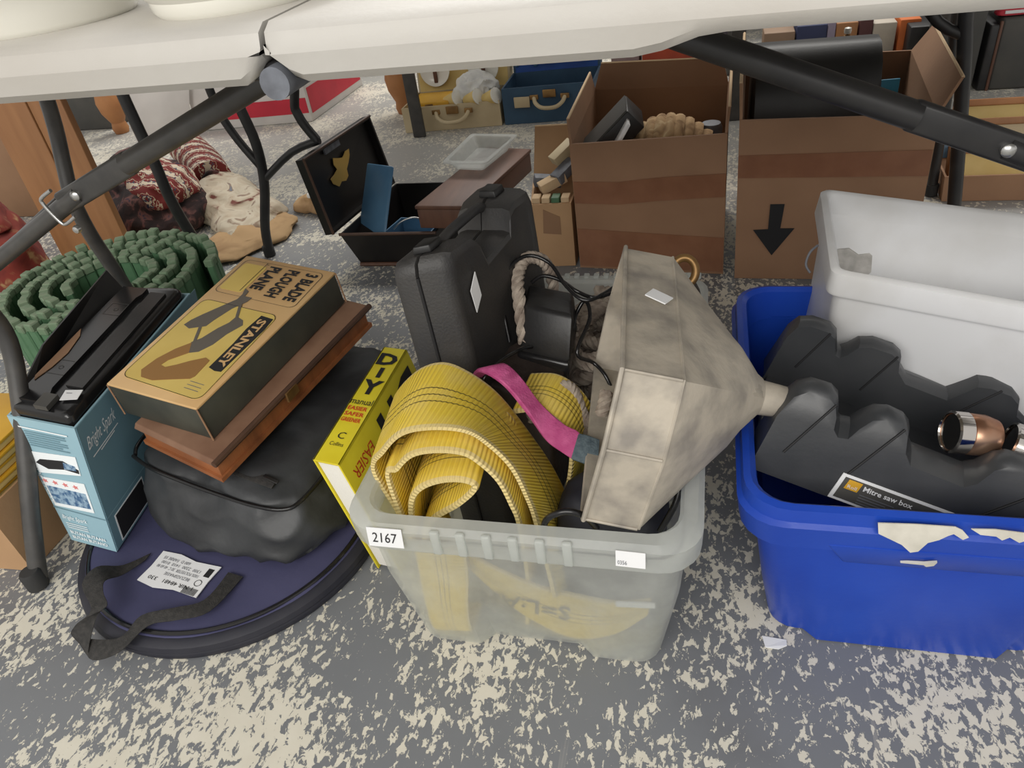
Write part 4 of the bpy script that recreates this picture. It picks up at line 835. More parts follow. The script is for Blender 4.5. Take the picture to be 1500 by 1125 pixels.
# contents of the first cardboard box
t = thing('black_carton', 'flat black and grey carton leaning in the corner of the open cardboard box', 'carton', (-.215, 1.62, .20))
MT = Matrix.Rotation(.12, 3, 'Z')@Matrix.Rotation(-.75, 3, 'Y'); box('carton_body', (-.205, 1.63, .262), (.155, .11, .05), M_black, t, M=MT, bevel=.002); box('carton_lid', (-.205, 1.63, .262)+MT@V((0, 0, .0265)) if False else V((-.205, 1.63, .262))+MT@V((0, 0, .0265)), (.152, .107, .004), M_dgrey, t, M=MT)
tag(box('booklet', (-.188, 1.575, .268), (.115, .075, .006), M_paper, None, bevel=.001, M=Matrix.Rotation(.15, 3, 'Z')@Matrix.Rotation(-1.02, 3, 'Y')), 'white leaflet leaning against the black carton in the cardboard box', 'leaflet')
t = thing('ribbed_bundle', 'brown ribbed fabric bundle lying in the open cardboard box', 'bundle', (-.085, 1.65, .10))
for k in range(9):
    a = k/8; c_ = V((-.165+.155*a, 1.66, .205)); R_ = .075*math.sin(math.pi*(.22+.60*a))+.012
    loft('fold', [[c_+V((dx+.012*math.sin(q), R_*1.15*math.cos(q)*s_, R_*1.05*math.sin(q)*s_)) for q in [j*.2618 for j in range(24)]] for dx, s_ in ((-.012, .93), (-.006, .985), (0, 1.0), (.006, .985), (.012, .93))], M_shell, t)
t = thing('grey_cap', 'small grey plastic cap beside the ribbed bundle in the cardboard box', 'beaker', (.010, 1.69, .20)); lathe('round_body', [(.022, 0), (.024, .01), (.024, .055), (.020, .064), (.001, .066)], (.010, 1.69, .20), M_grey_pl, t, n=24); lathe('cap_lip', [(.0265, 0), (.0265, .012), (.024, .014)], (.010, 1.69, .20), M_grey_pl, t, n=24)  # a plain grey cap, shaped like an upturned beaker
# contents of the second cardboard box
t = thing('rounded_case', 'black rounded padded case standing in the second cardboard box', 'case', (.20, 1.68, .03))
loft('case_body', [[V((x, 1.585+.0+yy*ss+.09, .02+zz)) for yy, zz in [(-.085, 0), (-.085, .25), (-.075, .315), (-.05, .365), (-.01, .392), (.04, .395), (.085, .37), (.10, .30), (.10, 0)]] for x, ss in ((.088, .9), (.093, 1), (.20, 1.02), (.315, 1), (.325, .9))], M_black, t)
tube('case_trim', [(.092, 1.588, .285), (.20, 1.586, .283), (.318, 1.588, .281)], .004, M_gloss, t)
tag(box('blue_booklet', (.352, 1.70, .275), (.05, .004, .11), MATS.get('sky_card') or mat('sky_card', (70, 160, 196), .5, (60, 146, 184), 8), None, rz=.1, bevel=.0008), 'turquoise booklet beside the black case in the second cardboard box', 'booklet')
t = thing('brass_finial', 'small brass and ivory finial standing behind the black rounded case', 'finial', (.292, 1.90, .0))
tube('finial_rod', [(.292, 1.87, .03), (.292, 1.87, .36)], .004, M_brass, t, straight=True)
for k in range(3): lathe('bead', [(.001, 0), (.007, .002), (.008, .008), (.007, .013), (.001, .015)], (.292, 1.87, .352+.015*k), M_brass if k % 2 else M_china, t, n=16)

# black deed box with the lid thrown open
DX = thing('deed_box', 'black tin deed box with its gilt-marked lid open', 'tin box', (-.74, 1.68, 0))
db, dt = [(-.825, 1.545, .002), (-.610, 1.545, .002), (-.610, 1.80, .002), (-.800, 1.81, .002)], [(-.850, 1.520, .098), (-.604, 1.520, .098), (-.604, 1.82, .10), (-.812, 1.825, .10)]
container('tin_body', db, dt, .004, M_deed, DX); tube('copper_edge', [V(dt[0])+V((0, -.002, 0)), V(dt[1])+V((0, -.002, 0))], .004, M_dkwood, DX, straight=True, ns=8)
tube('base_edge', [V(db[0])+V((-.002, -.004, .004)), V(db[1])+V((0, -.004, .004))], .005, M_brown, DX, straight=True, ns=8)
la, lb, lc, ld = V((-.866, 1.520, .098)), V((-.812, 1.822, .103)), V((-.842, 1.822, .284)), V((-.888, 1.520, .284))
nx = V((-.024, .004, -.004)); ldq = [la, lb, lc, ld]
ti_ = quad_in(ldq, .006)
LD = loft('open_lid', [[p+nx for p in ldq], ldq, ti_, [p+nx*.75 for p in ti_]], M_deed, DX, smooth=False)
tube('lid_rim', [la, ld, lc], .0035, M_dkwood, LD, straight=True, ns=6)
IF = Face(ti_[0]+nx*.75, ti_[1]-ti_[0], ti_[3]-ti_[0], .001)
IF = Face(ti_[0]+nx*.72, ti_[1]-ti_[0], ti_[3]-ti_[0], .0015)
IF.poly('gilt_crest', [(.27, .50), (.33, .42), (.38, .46), (.44, .43), (.49, .47), (.50, .56), (.55, .62), (.60, .70), (.62, .78), (.56, .78), (.50, .73), (.44, .76), (.38, .80), (.36, .72), (.38, .64), (.32, .60), (.26, .58)], M_gold, LD, .0008)
IF.poly('maker_plate', [(.30, .90), (.52, .90), (.52, 1.0), (.30, 1.0)], M_grey_pl, LD, .004)
t = thing('blue_tin', 'open blue enamel tin tipped inside the deed box', 'tin', (-.74, 1.66, .01))
q4 = [(-.800, 1.60, .05), (-.742, 1.555, .045), (-.675, 1.66, .055), (-.735, 1.72, .06)]; p4 = [(-.828, 1.615, .165), (-.812, 1.60, .160), (-.748, 1.715, .175), (-.764, 1.735, .180)]
hexa('tin_lid', [V((-.838, 1.61, .085)), V((-.752, 1.545, .07)), V((-.745, 1.548, .075)), V((-.83, 1.615, .09))], [V((-.822, 1.70, .205)), V((-.735, 1.645, .215)), V((-.728, 1.648, .21)), V((-.815, 1.705, .20))], M_bluetin, t, bevel=.003)
container('tin_base', [(-.765, 1.56, .012), (-.64, 1.545, .012), (-.63, 1.64, .012), (-.745, 1.66, .012)], [(-.765, 1.56, .075), (-.64, 1.545, .075), (-.63, 1.64, .075), (-.745, 1.66, .075)], .003, M_bluetin, t)
tube('wire_bail', [(-.735, 1.58, .08), (-.71, 1.58, .10), (-.68, 1.59, .105), (-.655, 1.60, .09)], .0022, M_steel, t)
t = thing('long_wooden_box', 'long brown wooden box laid over the corner of the deed box', 'box', (-.56, 1.70, .105))
hexa('box_body', [(-.642, 1.525, .107), (-.516, 1.515, .107), (-.440, 1.86, .107), (-.560, 1.89, .107)], [(-.642, 1.525, .154), (-.516, 1.515, .154), (-.440, 1.86, .154), (-.560, 1.89, .154)], M_brown, t, bevel=.002)
hexa('box_lid', [(-.645, 1.522, .155), (-.513, 1.512, .155), (-.437, 1.863, .155), (-.563, 1.893, .155)], [(-.645, 1.522, .164), (-.513, 1.512, .164), (-.437, 1.863, .164), (-.563, 1.893, .164)], M_brown, t, bevel=.002)
t = thing('plastic_tray', 'clear plastic tray resting on the long brown wooden box', 'tray', (-.565, 1.80, .165))
loft('tray_shell', [rquad([V((x, y, z)) for x, y in q_], .012) for q_, z in (([(-.605, 1.735), (-.53, 1.72), (-.495, 1.86), (-.585, 1.88)], .166), ([(-.618, 1.715), (-.518, 1.70), (-.48, 1.875), (-.598, 1.90)], .190), ([(-.628, 1.705), (-.510, 1.69), (-.472, 1.885), (-.606, 1.91)], .192), ([(-.628, 1.705), (-.510, 1.69), (-.472, 1.885), (-.606, 1.91)], .196), ([(-.616, 1.718), (-.52, 1.704), (-.483, 1.872), (-.596, 1.896)], .195), ([(-.603, 1.738), (-.532, 1.723), (-.498, 1.857), (-.583, 1.877)], .169))], M_clearlid, t)

# ------------------------------------------------------------------ suitcases on the floor behind
def suitcase(label, x0, x1, y0, dep, h, lidh, m, lining, edge, y1x=0):
    s = thing('suitcase', label, 'suitcase', ((x0+x1)/2, y0+dep/2, 0))
    b = [V((x0, y0, .001)), V((x1, y0+y1x, .001)), V((x1, y0+dep+y1x, .001)), V((x0, y0+dep, .001))]; tp_ = [p+V((0, 0, h)) for p in b]
    loft('case_body', [b, tp_, quad_in(tp_, .006), [p+V((0, 0, .012)) for p in quad_in(b, .006)]], m, s, smooth=False)
    yb = y0+dep
    hexa('open_lid', [V((x0, yb, h-.005)), V((x1, yb+y1x, h-.005)), V((x1, yb+y1x+.05, h-.005)), V((x0, yb+.05, h-.005))], [V((x0, yb+.03, h+lidh)), V((x1, yb+.03+y1x, h+lidh)), V((x1, yb+.08+y1x, h+lidh)), V((x0, yb+.08, h+lidh))], m, s, bevel=.004)
    hexa('lid_lining', [V((x0+.01, yb-.002, h)), V((x1-.01, yb-.002+y1x, h)), V((x1-.01, yb+.01+y1x, h)), V((x0+.01, yb+.01, h))], [V((x0+.01, yb+.026, h+lidh-.008)), V((x1-.01, yb+.026+y1x, h+lidh-.008)), V((x1-.01, yb+.04+y1x, h+lidh-.008)), V((x0+.01, yb+.04, h+lidh-.008))], lining, s)
    cx = x0+(x1-x0)*.52; yf = y0+y1x*.5; zc = h*.62; w_ = (x1-x0)*.17
    tube('handle', [(cx-w_, yf-.004, zc+.01), (cx-w_*.85, yf-.022, zc-.004), (cx-w_*.4, yf-.034, zc-.016), (cx+w_*.4, yf-.034, zc-.016), (cx+w_*.85, yf-.022, zc-.004), (cx+w_, yf-.004, zc+.01)], .007, edge, s, n=5)
    for sx in (-1, 1): box('handle_mount', (cx+sx*w_, yf-.004, zc+.012), (.03, .008, .016), M_brass, s, bevel=.002)
    box('lock', (cx, yf-.003, h*.80), (.045, .006, .026), M_brass, s, bevel=.002)
    return s
s1 = suitcase('open cream suitcase with white cloth and plates in it', -1.052, -.700, 2.548, .20, .086, .14, M_cream, M_creamin, M_cream, .03)
s2 = suitcase('open blue picnic suitcase beside the cream one', -.688, -.372, 2.580, .20, .122, .14, M_bluecase, M_bluein, M_cream, .02)
box('lock_plate', (-.62, 2.580, .075), (.055, .006, .036), M_cream, s2, bevel=.002)
t = thing('mustard_folder', 'glossy mustard yellow box lying in the cream suitcase', 'box', (-.96, 2.64, .06)); box('folder_body', (-.955, 2.635, .082), (.14, .13, .03), M_yfold, t, rz=.05, bevel=.004); box('folder_clasp', (-.955, 2.572, .085), (.03, .006, .012), M_brass, t, bevel=.001)
t = thing('white_cloth', 'crumpled white cloth bundle in the cream suitcase', 'cloth', (-.82, 2.66, .06)); softbox('cloth_body', [(-.885, 2.60, .06), (-.735, 2.61, .06), (-.735, 2.74, .06), (-.885, 2.74, .06)], [(-.86, 2.62, .142), (-.745, 2.62, .128), (-.745, 2.73, .135), (-.86, 2.73, .145)], M_cloth, t, k=3, n=16, amp=.02, freq=26, seed=5)
for k, x in enumerate((-.875, -.80, -.735)):
    t = thing('cream_beaker', ('cream beaker lying beside the mustard box', 'cream beaker lying under the white cloth', 'cream beaker lying at the right end of the cream suitcase')[k], 'beaker', (x, 2.60, .06), 'beakers in the cream suitcase')
    lathe('round_body', [(.001, -.03), (.02, -.03), (.026, .03), (.024, .03), (.019, -.026), (.001, -.027)], (x, 2.598, .092), M_creamin, t, n=20, M=Matrix.Rotation(1.2, 3, 'Y')@Matrix.Rotation(.4, 3, 'X')); lathe('beaker_rim', [(.0265, .027), (.0275, .031), (.0255, .032)], (x, 2.598, .092), M_china, t, n=20, M=Matrix.Rotation(1.2, 3, 'Y')@Matrix.Rotation(.4, 3, 'X'))
for k, x in enumerate((-.975, -.79)):
    t = thing('picnic_plate', ('white plate strapped in the left of the cream lid', 'white plate strapped in the right of the cream lid')[k], 'plate', (x, 2.76, .12), 'plates in the suitcase lid')
    Mx = Matrix.Rotation(1.45, 3, 'X'); lathe('plate_body', [(.001, .0), (.035, .0), (.058, .008), (.057, .010), (.034, .003), (.001, .003)], (x, 2.757, .16), M_china, t, n=32, M=Mx); box('leather_strap', (x, 2.748, .155), (.014, .006, .10), M_brown, t, bevel=.001)
for k, (x, w_, h_) in enumerate(((-.655, .012, .08), (-.615, .012, .08), (-.555, .05, .05), (-.49, .045, .035), (-.425, .022, .06))):
    t = thing('picnic_fitting', ('blue handled fork strapped in the blue lid', 'blue handled knife strapped in the blue lid', 'round metal cup strapped in the blue lid', 'metal tin strapped in the blue lid beside the cup', 'small blue flask at the right of the blue lid')[k], 'picnic fitting', (x, 2.79, .15), 'fittings in the blue lid')
    if k < 2 or k == 4: box('fitting_body', (x, 2.782, .178), (w_, .012, h_), M_bluetin, t, rz=0, bevel=.003, M=Matrix.Rotation((.5 if k == 0 else -.35 if k == 1 else 0), 3, 'Y')); box('fitting_tip', (x, 2.780, .178+h_*.42), (w_*.8, .010, h_*.3), M_steel, t, bevel=.002)
    elif k == 2: lathe('fitting_body', [(.001, .02), (.022, .02), (.026, .0), (.026, -.012), (.001, -.012)], (x, 2.782, .185), M_steel, t, n=24, M=Matrix.Rotation(1.45, 3, 'X')); box('fitting_strap', (x, 2.772, .168), (.06, .012, .014), M_bluein, t, bevel=.002)
    else: box('fitting_body', (x, 2.782, .185), (w_, .014, h_), M_steel, t, bevel=.004); box('fitting_strap', (x, 2.774, .185), (.05, .008, .008), M_bluein, t, bevel=.001)
t = thing('orange_red_box', 'orange red box with two white tags behind the cardboard boxes', 'box', (-.145, 3.17, 0))
box0('box_body', -.250, -.045, 3.10, 3.25, .001, .15, M_redbox, t, .003); box('white_tag', (-.215, 3.096, .105), (.045, .003, .028), M_paper, t); box('white_tag', (-.095, 3.096, .105), (.022, .003, .034), M_paper, t, M=Matrix.Rotation(.35, 3, 'Y'))
t = thing('mauve_box', 'dull mauve box standing left of the orange red one', 'box', (-.32, 3.17, 0)); MV = mat('mauve_card', (150, 128, 128), .7, (132, 110, 112), 8); box0('box_body', -.37, -.262, 3.10, 3.25, .001, .12, MV, t, .003); box0('box_lid', -.374, -.258, 3.096, 3.254, .12, .14, MV, t, .003)
t = thing('purple_box', 'dark purple grey box right of the orange red one', 'box', (.04, 3.19, 0)); PV = mat('purple_grey_card', (88, 80, 88), .7, (72, 66, 76), 8); box0('box_body', -.03, .11, 3.12, 3.28, .001, .13, PV, t, .003); box0('box_lid', -.034, .114, 3.116, 3.284, .13, .15, PV, t, .003)

# left background
t = thing('red_white_carton', 'red and white carton on the floor at the back left', 'carton', (-1.75, 2.95, 0))
rb = [(-2.015, 2.715, .001), (-1.520, 2.755, .001), (-1.500, 3.25, .001), (-2.0, 3.22, .001)]; rt_ = [V(p)+V((.0, 0, .20)) for p in rb]
hexa('carton_body', rb, rt_, M_wcard, t, bevel=.002)
ff = Face(rb[0], V(rb[1])-V(rb[0]), V((0, 0, .20)), .001); ff.poly('red_band', [(.01, .17), (.99, .17), (.99, .46), (.01, .46)], M_redcard, t, .0005)
ff = Face(rb[1], V(rb[2])-V(rb[1]), V((0, 0, .20)), .001); ff.poly('red_band', [(.03, .14), (.97, .14), (.97, .62), (.03, .62)], M_redcard, t, .0005)
t = thing('whiteboard', 'white board leaning on its edge behind the table legs', 'board', (-2.1, 2.62, 0)); hexa('board_sheet', [(-2.150, 2.565, .001), (-2.035, 2.68, .001), (-2.045, 2.69, .001), (-2.16, 2.575, .001)], [(-2.26, 2.60, .30), (-1.93, 2.70, .30), (-1.94, 2.71, .30), (-2.27, 2.61, .30)], M_wcard, t, bevel=.001); tube('board_edge', [(-2.150, 2.563, .004), (-2.26, 2.598, .30)], .004, M_steel, t, straight=True, ns=6)
t = thing('turned_spindle', 'turned wooden furniture leg beside the white board', 'furniture leg', (-2.42, 2.76, 0)); lathe('leg_shaft', [(.028, .001), (.034, .02), (.028, .045), (.05, .09), (.056, .13), (.045, .18), (.03, .22), (.04, .25), (.04, .4)], (-2.42, 2.76, 0), M_stone, t, n=20); lathe('leg_collar', [(.046, .2), (.05, .208), (.046, .216)], (-2.42, 2.76, 0), M_stone, t, n=20)
t = thing('turned_spindle', 'turned wooden furniture leg left of the cream suitcase', 'furniture leg', (-1.14, 2.80, 0)); lathe('leg_shaft', [(.028, .001), (.034, .02), (.03, .045), (.05, .09), (.055, .13), (.045, .18), (.03, .22), (.04, .25), (.04, .4)], (-1.14, 2.80, 0), M_stone, t, n=20); lathe('leg_collar', [(.046, .2), (.05, .208), (.046, .216)], (-1.14, 2.80, 0), M_stone, t, n=20)
t = thing('storage_chest', 'dark grey trunk on the floor at the far left', 'trunk', (-2.8, 3.0, 0)); box0('trunk_body', -3.05, -2.50, 2.82, 3.2, .001, .30, M_dgrey, t, .005); box0('trunk_lid', -3.06, -2.49, 2.81, 3.21, .30, .36, M_dgrey, t, .005); box('trunk_clasp', (-2.78, 2.812, .28), (.05, .01, .05), M_steel, t, bevel=.002)
t = thing('wood_plank', 'tall orange varnished wooden panel standing behind the left table leg', 'panel', (-1.56, 1.55, 0))
box0('panel_board', -1.668, -1.545, 1.50, 1.52, .001, .62, M_orange, t, .002); box0('panel_board', -1.543, -1.448, 1.503, 1.523, .001, .62, M_orange, t, .002); box0('panel_batten', -1.66, -1.46, 1.523, 1.54, .5, .56, M_orange, t, .002)
t = thing('pale_carton', 'pale tan carton at the left edge behind the wooden panel', 'carton', (-2.2, 1.95, 0)); box0('carton_body', -2.40, -2.105, 1.90, 2.1, .001, .36, M_kraft, t, .003); box0('carton_lid', -2.405, -2.10, 1.895, 2.105, .36, .40, M_kraft, t, .003)
t = thing('red_textile', 'folded red patterned textile at the left edge of the picture', 'textile', (-1.83, 1.52, 0)); softbox('folded_cloth', [(-2.05, 1.42, .002), (-1.70, 1.36, .002), (-1.70, 1.49, .002), (-2.05, 1.75, .002)], [(-2.05, 1.43, .17), (-1.71, 1.38, .14), (-1.71, 1.48, .15), (-2.05, 1.72, .18)], M_redrug, t, k=5, n=12, amp=.012, freq=12, seed=2); softbox('upper_fold', [(-2.03, 1.47, .17), (-1.74, 1.42, .15), (-1.74, 1.48, .15), (-2.03, 1.70, .17)], [(-2.03, 1.48, .215), (-1.76, 1.43, .19), (-1.76, 1.47, .19), (-2.03, 1.68, .22)], M_redrug, t, k=4, n=10, amp=.012, freq=14, seed=6)
t = thing('woven_rug', 'dark woven rug heaped beneath the left table legs', 'rug', (-1.58, 1.80, 0)); softbox('rug_heap', [(-1.80, 1.72, .002), (-1.40, 1.60, .002), (-1.42, 1.88, .002), (-1.82, 2.05, .002)], [(-1.76, 1.78, .17), (-1.46, 1.66, .13), (-1.48, 1.86, .15), (-1.78, 2.02, .18)], M_darkrug, t, k=3, n=16, amp=.04, freq=9, seed=8)
softbox('rug_fringe', [(-1.60, 1.70, .11), (-1.42, 1.68, .09), (-1.44, 1.90, .09), (-1.62, 1.92, .12)], [(-1.60, 1.72, .19), (-1.44, 1.70, .15), (-1.45, 1.88, .16), (-1.62, 1.90, .20)], M_stripe, t, k=3, n=12, amp=.02, freq=16, seed=12)
t = thing('rolled_rug', 'rolled rug end with red white and blue bands', 'rug', (-1.62, 2.13, 0))
tube('rug_roll', [(-1.80, 2.32, .07), (-1.70, 2.22, .07), (-1.60, 2.12, .066), (-1.50, 2.00, .062)], .062, M_stripe, t, n=4, ns=24); tube('rug_core', [(-1.495, 1.995, .062), (-1.487, 1.985, .062)], .035, M_darkrug, t, straight=True, ns=20)
t = thing('floral_cushion', 'cream floral tapestry cushion with tan lining on the floor', 'cushion', (-1.35, 1.80, 0))
softbox('floral_cover', [(-1.60, 1.98, .004), (-1.24, 1.60, .004), (-1.13, 1.84, .004), (-1.46, 2.10, .004)], [(-1.55, 1.98, .085), (-1.27, 1.68, .05), (-1.20, 1.82, .06), (-1.46, 2.06, .09)], M_floral, t, k=3.2, n=18, amp=.03, freq=13, seed=4)
softbox('tan_lining', [(-1.36, 1.66, .003), (-1.22, 1.50, .003), (-1.08, 1.78, .003), (-1.22, 1.86, .003)], [(-1.34, 1.67, .03), (-1.23, 1.54, .02), (-1.12, 1.78, .03), (-1.22, 1.84, .035)], M_tan, t, k=3, n=12, amp=.018, freq=22, seed=14)
t = thing('cloth_scrap', 'small cream fabric scrap on the floor left of the deed box', 'fabric scrap', (-1.02, 1.89, 0)); softbox('scrap_body', [(-1.19, 1.88, .002), (-1.06, 1.83, .002), (-1.03, 1.93, .002), (-1.15, 1.98, .002)], [(-1.17, 1.89, .03), (-1.07, 1.84, .05), (-1.05, 1.92, .05), (-1.14, 1.96, .04)], M_tan, t, k=3, n=8, amp=.012, freq=25, seed=1); softbox('scrap_fold', [(-1.12, 1.86, .045), (-1.06, 1.85, .05), (-1.06, 1.91, .05), (-1.11, 1.92, .045)], [(-1.12, 1.87, .06), (-1.06, 1.86, .068), (-1.06, 1.9, .068), (-1.11, 1.91, .06)], M_cloth, t, k=3, n=6, amp=.006, freq=25)

# green plastic track roll standing on edge
GR = thing('green_track_roll', 'coiled roll of dusty green plastic slats standing behind the carton', 'slat roll', (-1.252, 1.200, 0))
def slat_mesh():
    me = bpy.data.meshes.new('slat'); bm = bmesh.new(); bmesh.ops.create_cube(bm, size=1)
    bmesh.ops.scale(bm, vec=(.0255, .015, .150), verts=bm.verts); bmesh.ops.translate(bm, vec=(0, 0, .0755), verts=bm.verts)
    bmesh.ops.bevel(bm, geom=list(bm.edges), offset=.003, segments=1, affect='EDGES')
    bm.to_mesh(me); bm.free(); me.materials.append(M_green); me.materials.append(M_greentop)
    for p in me.polygons:
        if p.center.z > .146: p.material_index = 1
    return me
sm = slat_mesh()
def knuckle_mesh():
    me = bpy.data.meshes.new('knuckle'); bm = bmesh.new(); bmesh.ops.create_cube(bm, size=1); bmesh.ops.scale(bm, vec=(.0225, .021, .017), verts=bm.verts); bmesh.ops.translate(bm, vec=(0, 0, .154), verts=bm.verts)
    bmesh.ops.bevel(bm, geom=list(bm.edges), offset=.0025, segments=1, affect='EDGES'); bm.to_mesh(me); bm.free(); me.materials.append(M_greentop); return me
km = knuckle_mesh()
a = 0.3; rr_ = .225; rg = random.Random(2); cnt = 0
while rr_ > .075 and cnt < 240:
    x, y = rr_*math.cos(a)*1.03, rr_*math.sin(a)*1.0
    z_ = rg.uniform(-.004, .006)
    for me_, nm in ((sm, 'slat'), (km, 'knuckle')):
        o = bpy.data.objects.new(nm, me_); COL.objects.link(o); o.parent = GR; o.location = (x, y, max(0, z_) if nm == 'slat' else z_+.002*(cnt % 2)); o.rotation_euler = (0, 0, a+math.pi/2+rg.uniform(-.08, .08))
    a += .0275/rr_; rr_ -= .0275/rr_*.0066; cnt += 1

# kraft carton and yellow stack at the lower left edge
t = thing('kraft_carton', 'open kraft carton on the floor at the left edge of the picture', 'carton', (-1.13, .66, 0)); container('carton_walls', [(-1.20, .553, .001), (-.985, .560, .001), (-.985, .76, .001), (-1.20, .76, .001)], [(-1.22, .548, .128), (-.992, .562, .128), (-.992, .77, .128), (-1.22, .77, .128)], .004, M_kraftl, t)
tube('torn_edge', [(-1.04, .550, .126), (-1.02, .549, .10), (-1.008, .552, .07), (-.995, .555, .03)], .0018, M_cutedge, t)
for k in range(5):
    tk = thing('yellow_booklet', ('lowest yellow booklet in the kraft carton', 'second yellow booklet from the bottom in the kraft carton', 'middle yellow booklet of the stack in the kraft carton', 'second yellow booklet from the top in the kraft carton', 'top yellow booklet with a worn white patch in the kraft carton')[k], 'booklet', (-1.10, .66, .11+.016*k), 'yellow booklets in the kraft carton')
    box('cover', (-1.104+.004*(k % 2), .662, .1265+.0155*k), (.20, .19, .0045), M_yfold, tk, rz=.02*(k-2), bevel=.0008); box('pages', (-1.104+.004*(k % 2), .662, .1195+.0155*k), (.196, .186, .0095), M_creamin, tk, rz=.02*(k-2), bevel=.0008)
    if k == 4: box('worn_patch', (-1.03, .60, .1290+.0155*k), (.03, .02, .0006), M_paper, tk, rz=.4)
bpy.data.objects.remove(bpy.data.objects['torn_edge'])

# right background
t = thing('grey_speaker', 'dark green grey case standing at the back right', 'case', (.75, 2.75, 0)); box0('case_body', .690, .800, 2.665, 2.85, .001, .30, M_dgrey, t, .005); box0('case_panel', .745, .775, 2.661, 2.667, .09, .15, M_legblk, t, .001)
t = thing('black_case', 'large black case with brown corner at the back right edge', 'case', (.95, 2.75, 0)); box0('case_body', .845, 1.10, 2.66, 2.88, .001, .205, M_dgrey, t, .008); box0('case_end', .815, .846, 2.662, 2.878, .001, .19, M_legblk, t, .004); box('corner_trim', (.842, 2.664, .10), (.008, .012, .20), M_brown, t, bevel=.002)
t = thing('red_pouch', 'small red and white packet on the black case', 'packet', (.87, 2.72, .207)); softbox('pouch_body', [(.83, 2.68, .207), (.92, 2.68, .207), (.92, 2.74, .207), (.83, 2.74, .207)], [(.84, 2.69, .228), (.91, 2.69, .228), (.91, 2.73, .228), (.84, 2.73, .228)], M_redcard, t, k=4, n=6, amp=.003); box('pouch_label', (.875, 2.683, .219), (.05, .004, .008), M_paper, t)
t = thing('white_label_case', 'black case with a white label behind the second cardboard box', 'case', (.70, 2.98, 0)); box0('case_body', .655, .775, 2.93, 3.1, .001, .14, M_legblk, t, .004); box('case_label', (.735, 2.927, .085), (.03, .003, .04), M_paper, t)
t = thing('picture_carton', 'brown carton holding picture frames at the right edge', 'carton', (.70, 1.93, 0)); container('carton_walls', [(.545, 1.840, .001), (.90, 1.832, .001), (.90, 2.10, .001), (.56, 2.10, .001)], [(.540, 1.838, .062), (.905, 1.83, .066), (.905, 2.11, .062), (.555, 2.11, .062)], .005, M_kraftd, t)
def frame(label, c, wd, hg, rx, m):
    f = thing('framed_picture', label, 'picture frame', c, 'picture frames in the carton'); Mx = Matrix.Rotation(rx, 3, 'X'); c = V(c)
    for dx, dz, sx, sz in ((0, .008, wd, .016), (0, hg-.008, wd, .016), (-wd/2+.008, hg/2, .016, hg), (wd/2-.008, hg/2, .016, hg)): box('frame_rail', c+Mx@V((dx, 0, dz)), (sx, .014, sz), m, f, M=Mx, bevel=.002)
    box('mount', c+Mx@V((0, .003, hg/2)), (wd-.02, .004, hg-.02), M_creamin if m is M_stone else M_cream, f, M=Mx)
frame('front pale wooden picture frame leaning in the brown carton', (.66, 1.865, .010), .20, .105, -.35, M_stone)
frame('middle wooden picture frame leaning in the brown carton', (.675, 1.915, .010), .22, .150, -.35, M_orange)
frame('rear wooden picture frame leaning in the brown carton', (.69, 1.975, .010), .22, .175, -.35, M_stone)
tag(box('blue_folder', (.60, 1.955, .10), (.11, .006, .07), M_bluetin, None, bevel=.001, M=Matrix.Rotation(-.35, 3, 'X')), 'blue folder edge between the frames in the brown carton', 'folder')
bx = [('orange_book', 'orange book standing on the floor far behind the second cardboard box', .635, .70, .15, (206, 110, 52)), ('paper_pile', 'loose pile of papers left of the orange book', .55, .625, .145, (196, 186, 172)), ('wooden_crate', 'small tan wooden crate far behind the black rounded case', .43, .50, .155, (170, 120, 78)), ('blue_folder', 'navy folder standing far behind the black rounded case', .30, .40, .155, (52, 60, 96)), ('mauve_folder', 'mauve folder standing between navy folder and wooden crate', .402, .428, .16, (150, 140, 160)), ('tan_carton', 'tan carton with torn flap left of the navy folder', .19, .295, .14, (150, 124, 102)), ('maroon_carton', 'maroon carton standing right behind the orange book', .505, .548, .16, (92, 56, 56))]
for nm, lb_, x0, x1, h_, c_ in bx:
    m_ = mat(nm+'_card', c_, .65, tuple(int(q*.86) for q in c_), 9); o = thing(nm, lb_, nm.split('_')[1], ((x0+x1)/2, 3.06, 0)); box0('body', x0, x1, 3.0, 3.12, .001, h_, m_, o, .003); box0('edge_strip', x0+.004, x1-.004, 2.997, 3.002, .01, .02, M_cutedge, o)
t = thing('long_bench', 'dark low shelf unit along the back of the hall', 'shelf', (-.2, 3.9, 0)); box0('shelf_back', -4, 4, 4.0, 4.03, .001, .9, M_dgrey, t); box0('shelf_board', -4, 4, 3.6, 4.0, .40, .43, M_dkwood, t); box0('shelf_foot', -4, -3.95, 3.6, 4.0, .001, .4, M_dkwood, t); box0('shelf_foot', 3.95, 4, 3.6, 4.0, .001, .4, M_dkwood, t)

# ------------------------------------------------------------------ the tables behind
def back_table(label, x0, x1, y0, y1, frames, m, zt=.738):
    t = thing('folding_table', label, 'table', ((x0+x1)/2, (y0+y1)/2, 0))
    top_panel(t, [(x0, .702, .02), (x0+.015, .70, 0), (x1-.015, .70, 0), (x1, .702, .02)], y0, y1, zt, 'table_top'); return t
T2 = back_table('second folding table standing behind the front one with black legs', -1.5, .95, 1.20, 1.92, (), M_legblk)
def legp(parent, pts, r=.0125, m=M_legblk):
    l = tube('leg', pts, r, m, parent, n=5, ns=10)
    if pts[-1][2] < .02: lathe('foot_cap', [(r*1.05, 0), (r*1.2, .002), (r*1.2, .028), (r, .03)], (pts[-1][0], pts[-1][1], 0), M_rubber, l, n=14)
legp(T2, [(-1.19, 1.39, .702), (-1.19, 1.40, .56), (-1.188, 1.40, .466), (-1.18, 1.40, .34), (-1.182, 1.405, .25), (-1.184, 1.425, .16), (-1.185, 1.47, 0)])
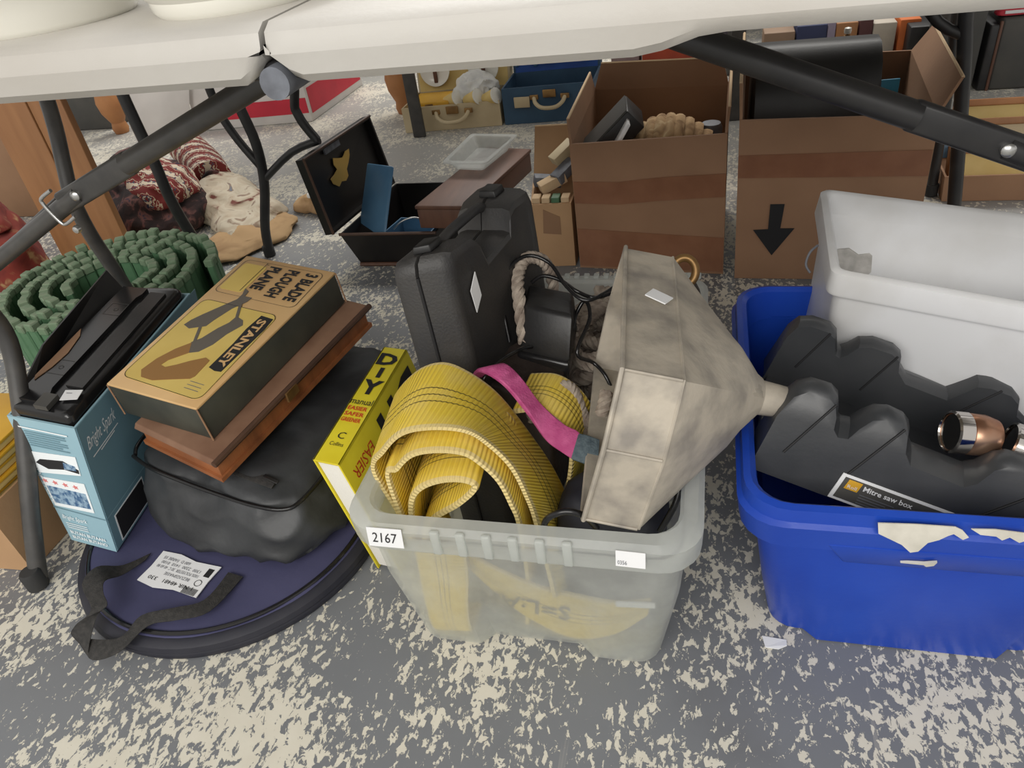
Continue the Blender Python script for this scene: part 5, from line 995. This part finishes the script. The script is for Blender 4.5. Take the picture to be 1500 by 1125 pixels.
legp(T2, [(-1.06, 1.64, .702), (-1.06, 1.62, .5), (-1.06, 1.60, .41), (-1.047, 1.60, .30), (-1.06, 1.60, .2), (-1.10, 1.60, .08), (-1.115, 1.605, 0)])
legp(T2, [(-1.13, 1.60, .702), (-1.12, 1.60, .42), (-1.10, 1.60, .33), (-1.055, 1.60, .245)], .010)
legp(T2, [(-.80, 1.60, .702), (-.905, 1.60, .42), (-.915, 1.60, .36), (-.885, 1.60, .30)], .011)
tube('brace', [(-.88, 1.60, .30), (-.96, 1.60, .275), (-1.05, 1.60, .215)], .0095, M_legblk, T2, n=3)
legp(T2, [(.42, 1.60, .702), (.442, 1.60, .48), (.455, 1.60, .40), (.475, 1.60, .27), (.497, 1.60, .115), (.51, 1.60, 0)], .0135)
legp(T2, [(.50, 1.88, .702), (.505, 1.88, .40), (.515, 1.88, .30), (.53, 1.88, .0)], .012)
tube('brace', [(.34, 1.60, .53), (.40, 1.60, .455), (.455, 1.60, .425)], .010, M_legblk, T2, n=3)
T3 = back_table('third folding table at the back standing over the suitcases', -1.5, 1.3, 2.42, 3.10, (), M_legblk)
for x, y in ((-.982, 2.500), (.085, 2.505)):
    hexa('leg', [(x-.022, y-.008, .001), (x+.022, y-.008, .001), (x+.022, y+.008, .001), (x-.022, y+.008, .001)], [(x-.018, y-.008, .703), (x+.022, y-.008, .703), (x+.022, y+.008, .703), (x-.018, y+.008, .703)], M_leg, T3, bevel=.003)
for x, y in ((-.982, 3.02), (.085, 3.02)): hexa('leg', [(x-.022, y-.008, .001), (x+.022, y-.008, .001), (x+.022, y+.008, .001), (x-.022, y+.008, .001)], [(x-.018, y-.008, .703), (x+.022, y-.008, .703), (x+.022, y+.008, .703), (x-.018, y+.008, .703)], M_leg, T3, bevel=.003)

# scraps on the floor
tag(add('paper_scrap', [(.085, .583, .0008), (.113, .581, .0008), (.113, .573, .0008), (.103, .567, .0008), (.088, .568, .0008), (.085, .583, .0022), (.113, .581, .0022), (.113, .573, .003), (.103, .567, .0022), (.088, .568, .0022)], [(4, 3, 2, 1, 0), (5, 6, 7, 8, 9)]+[(i, (i+1) % 5, 5+(i+1) % 5, 5+i) for i in range(5)], M_paper), 'torn white paper scrap on the floor before the blue crate', 'paper')
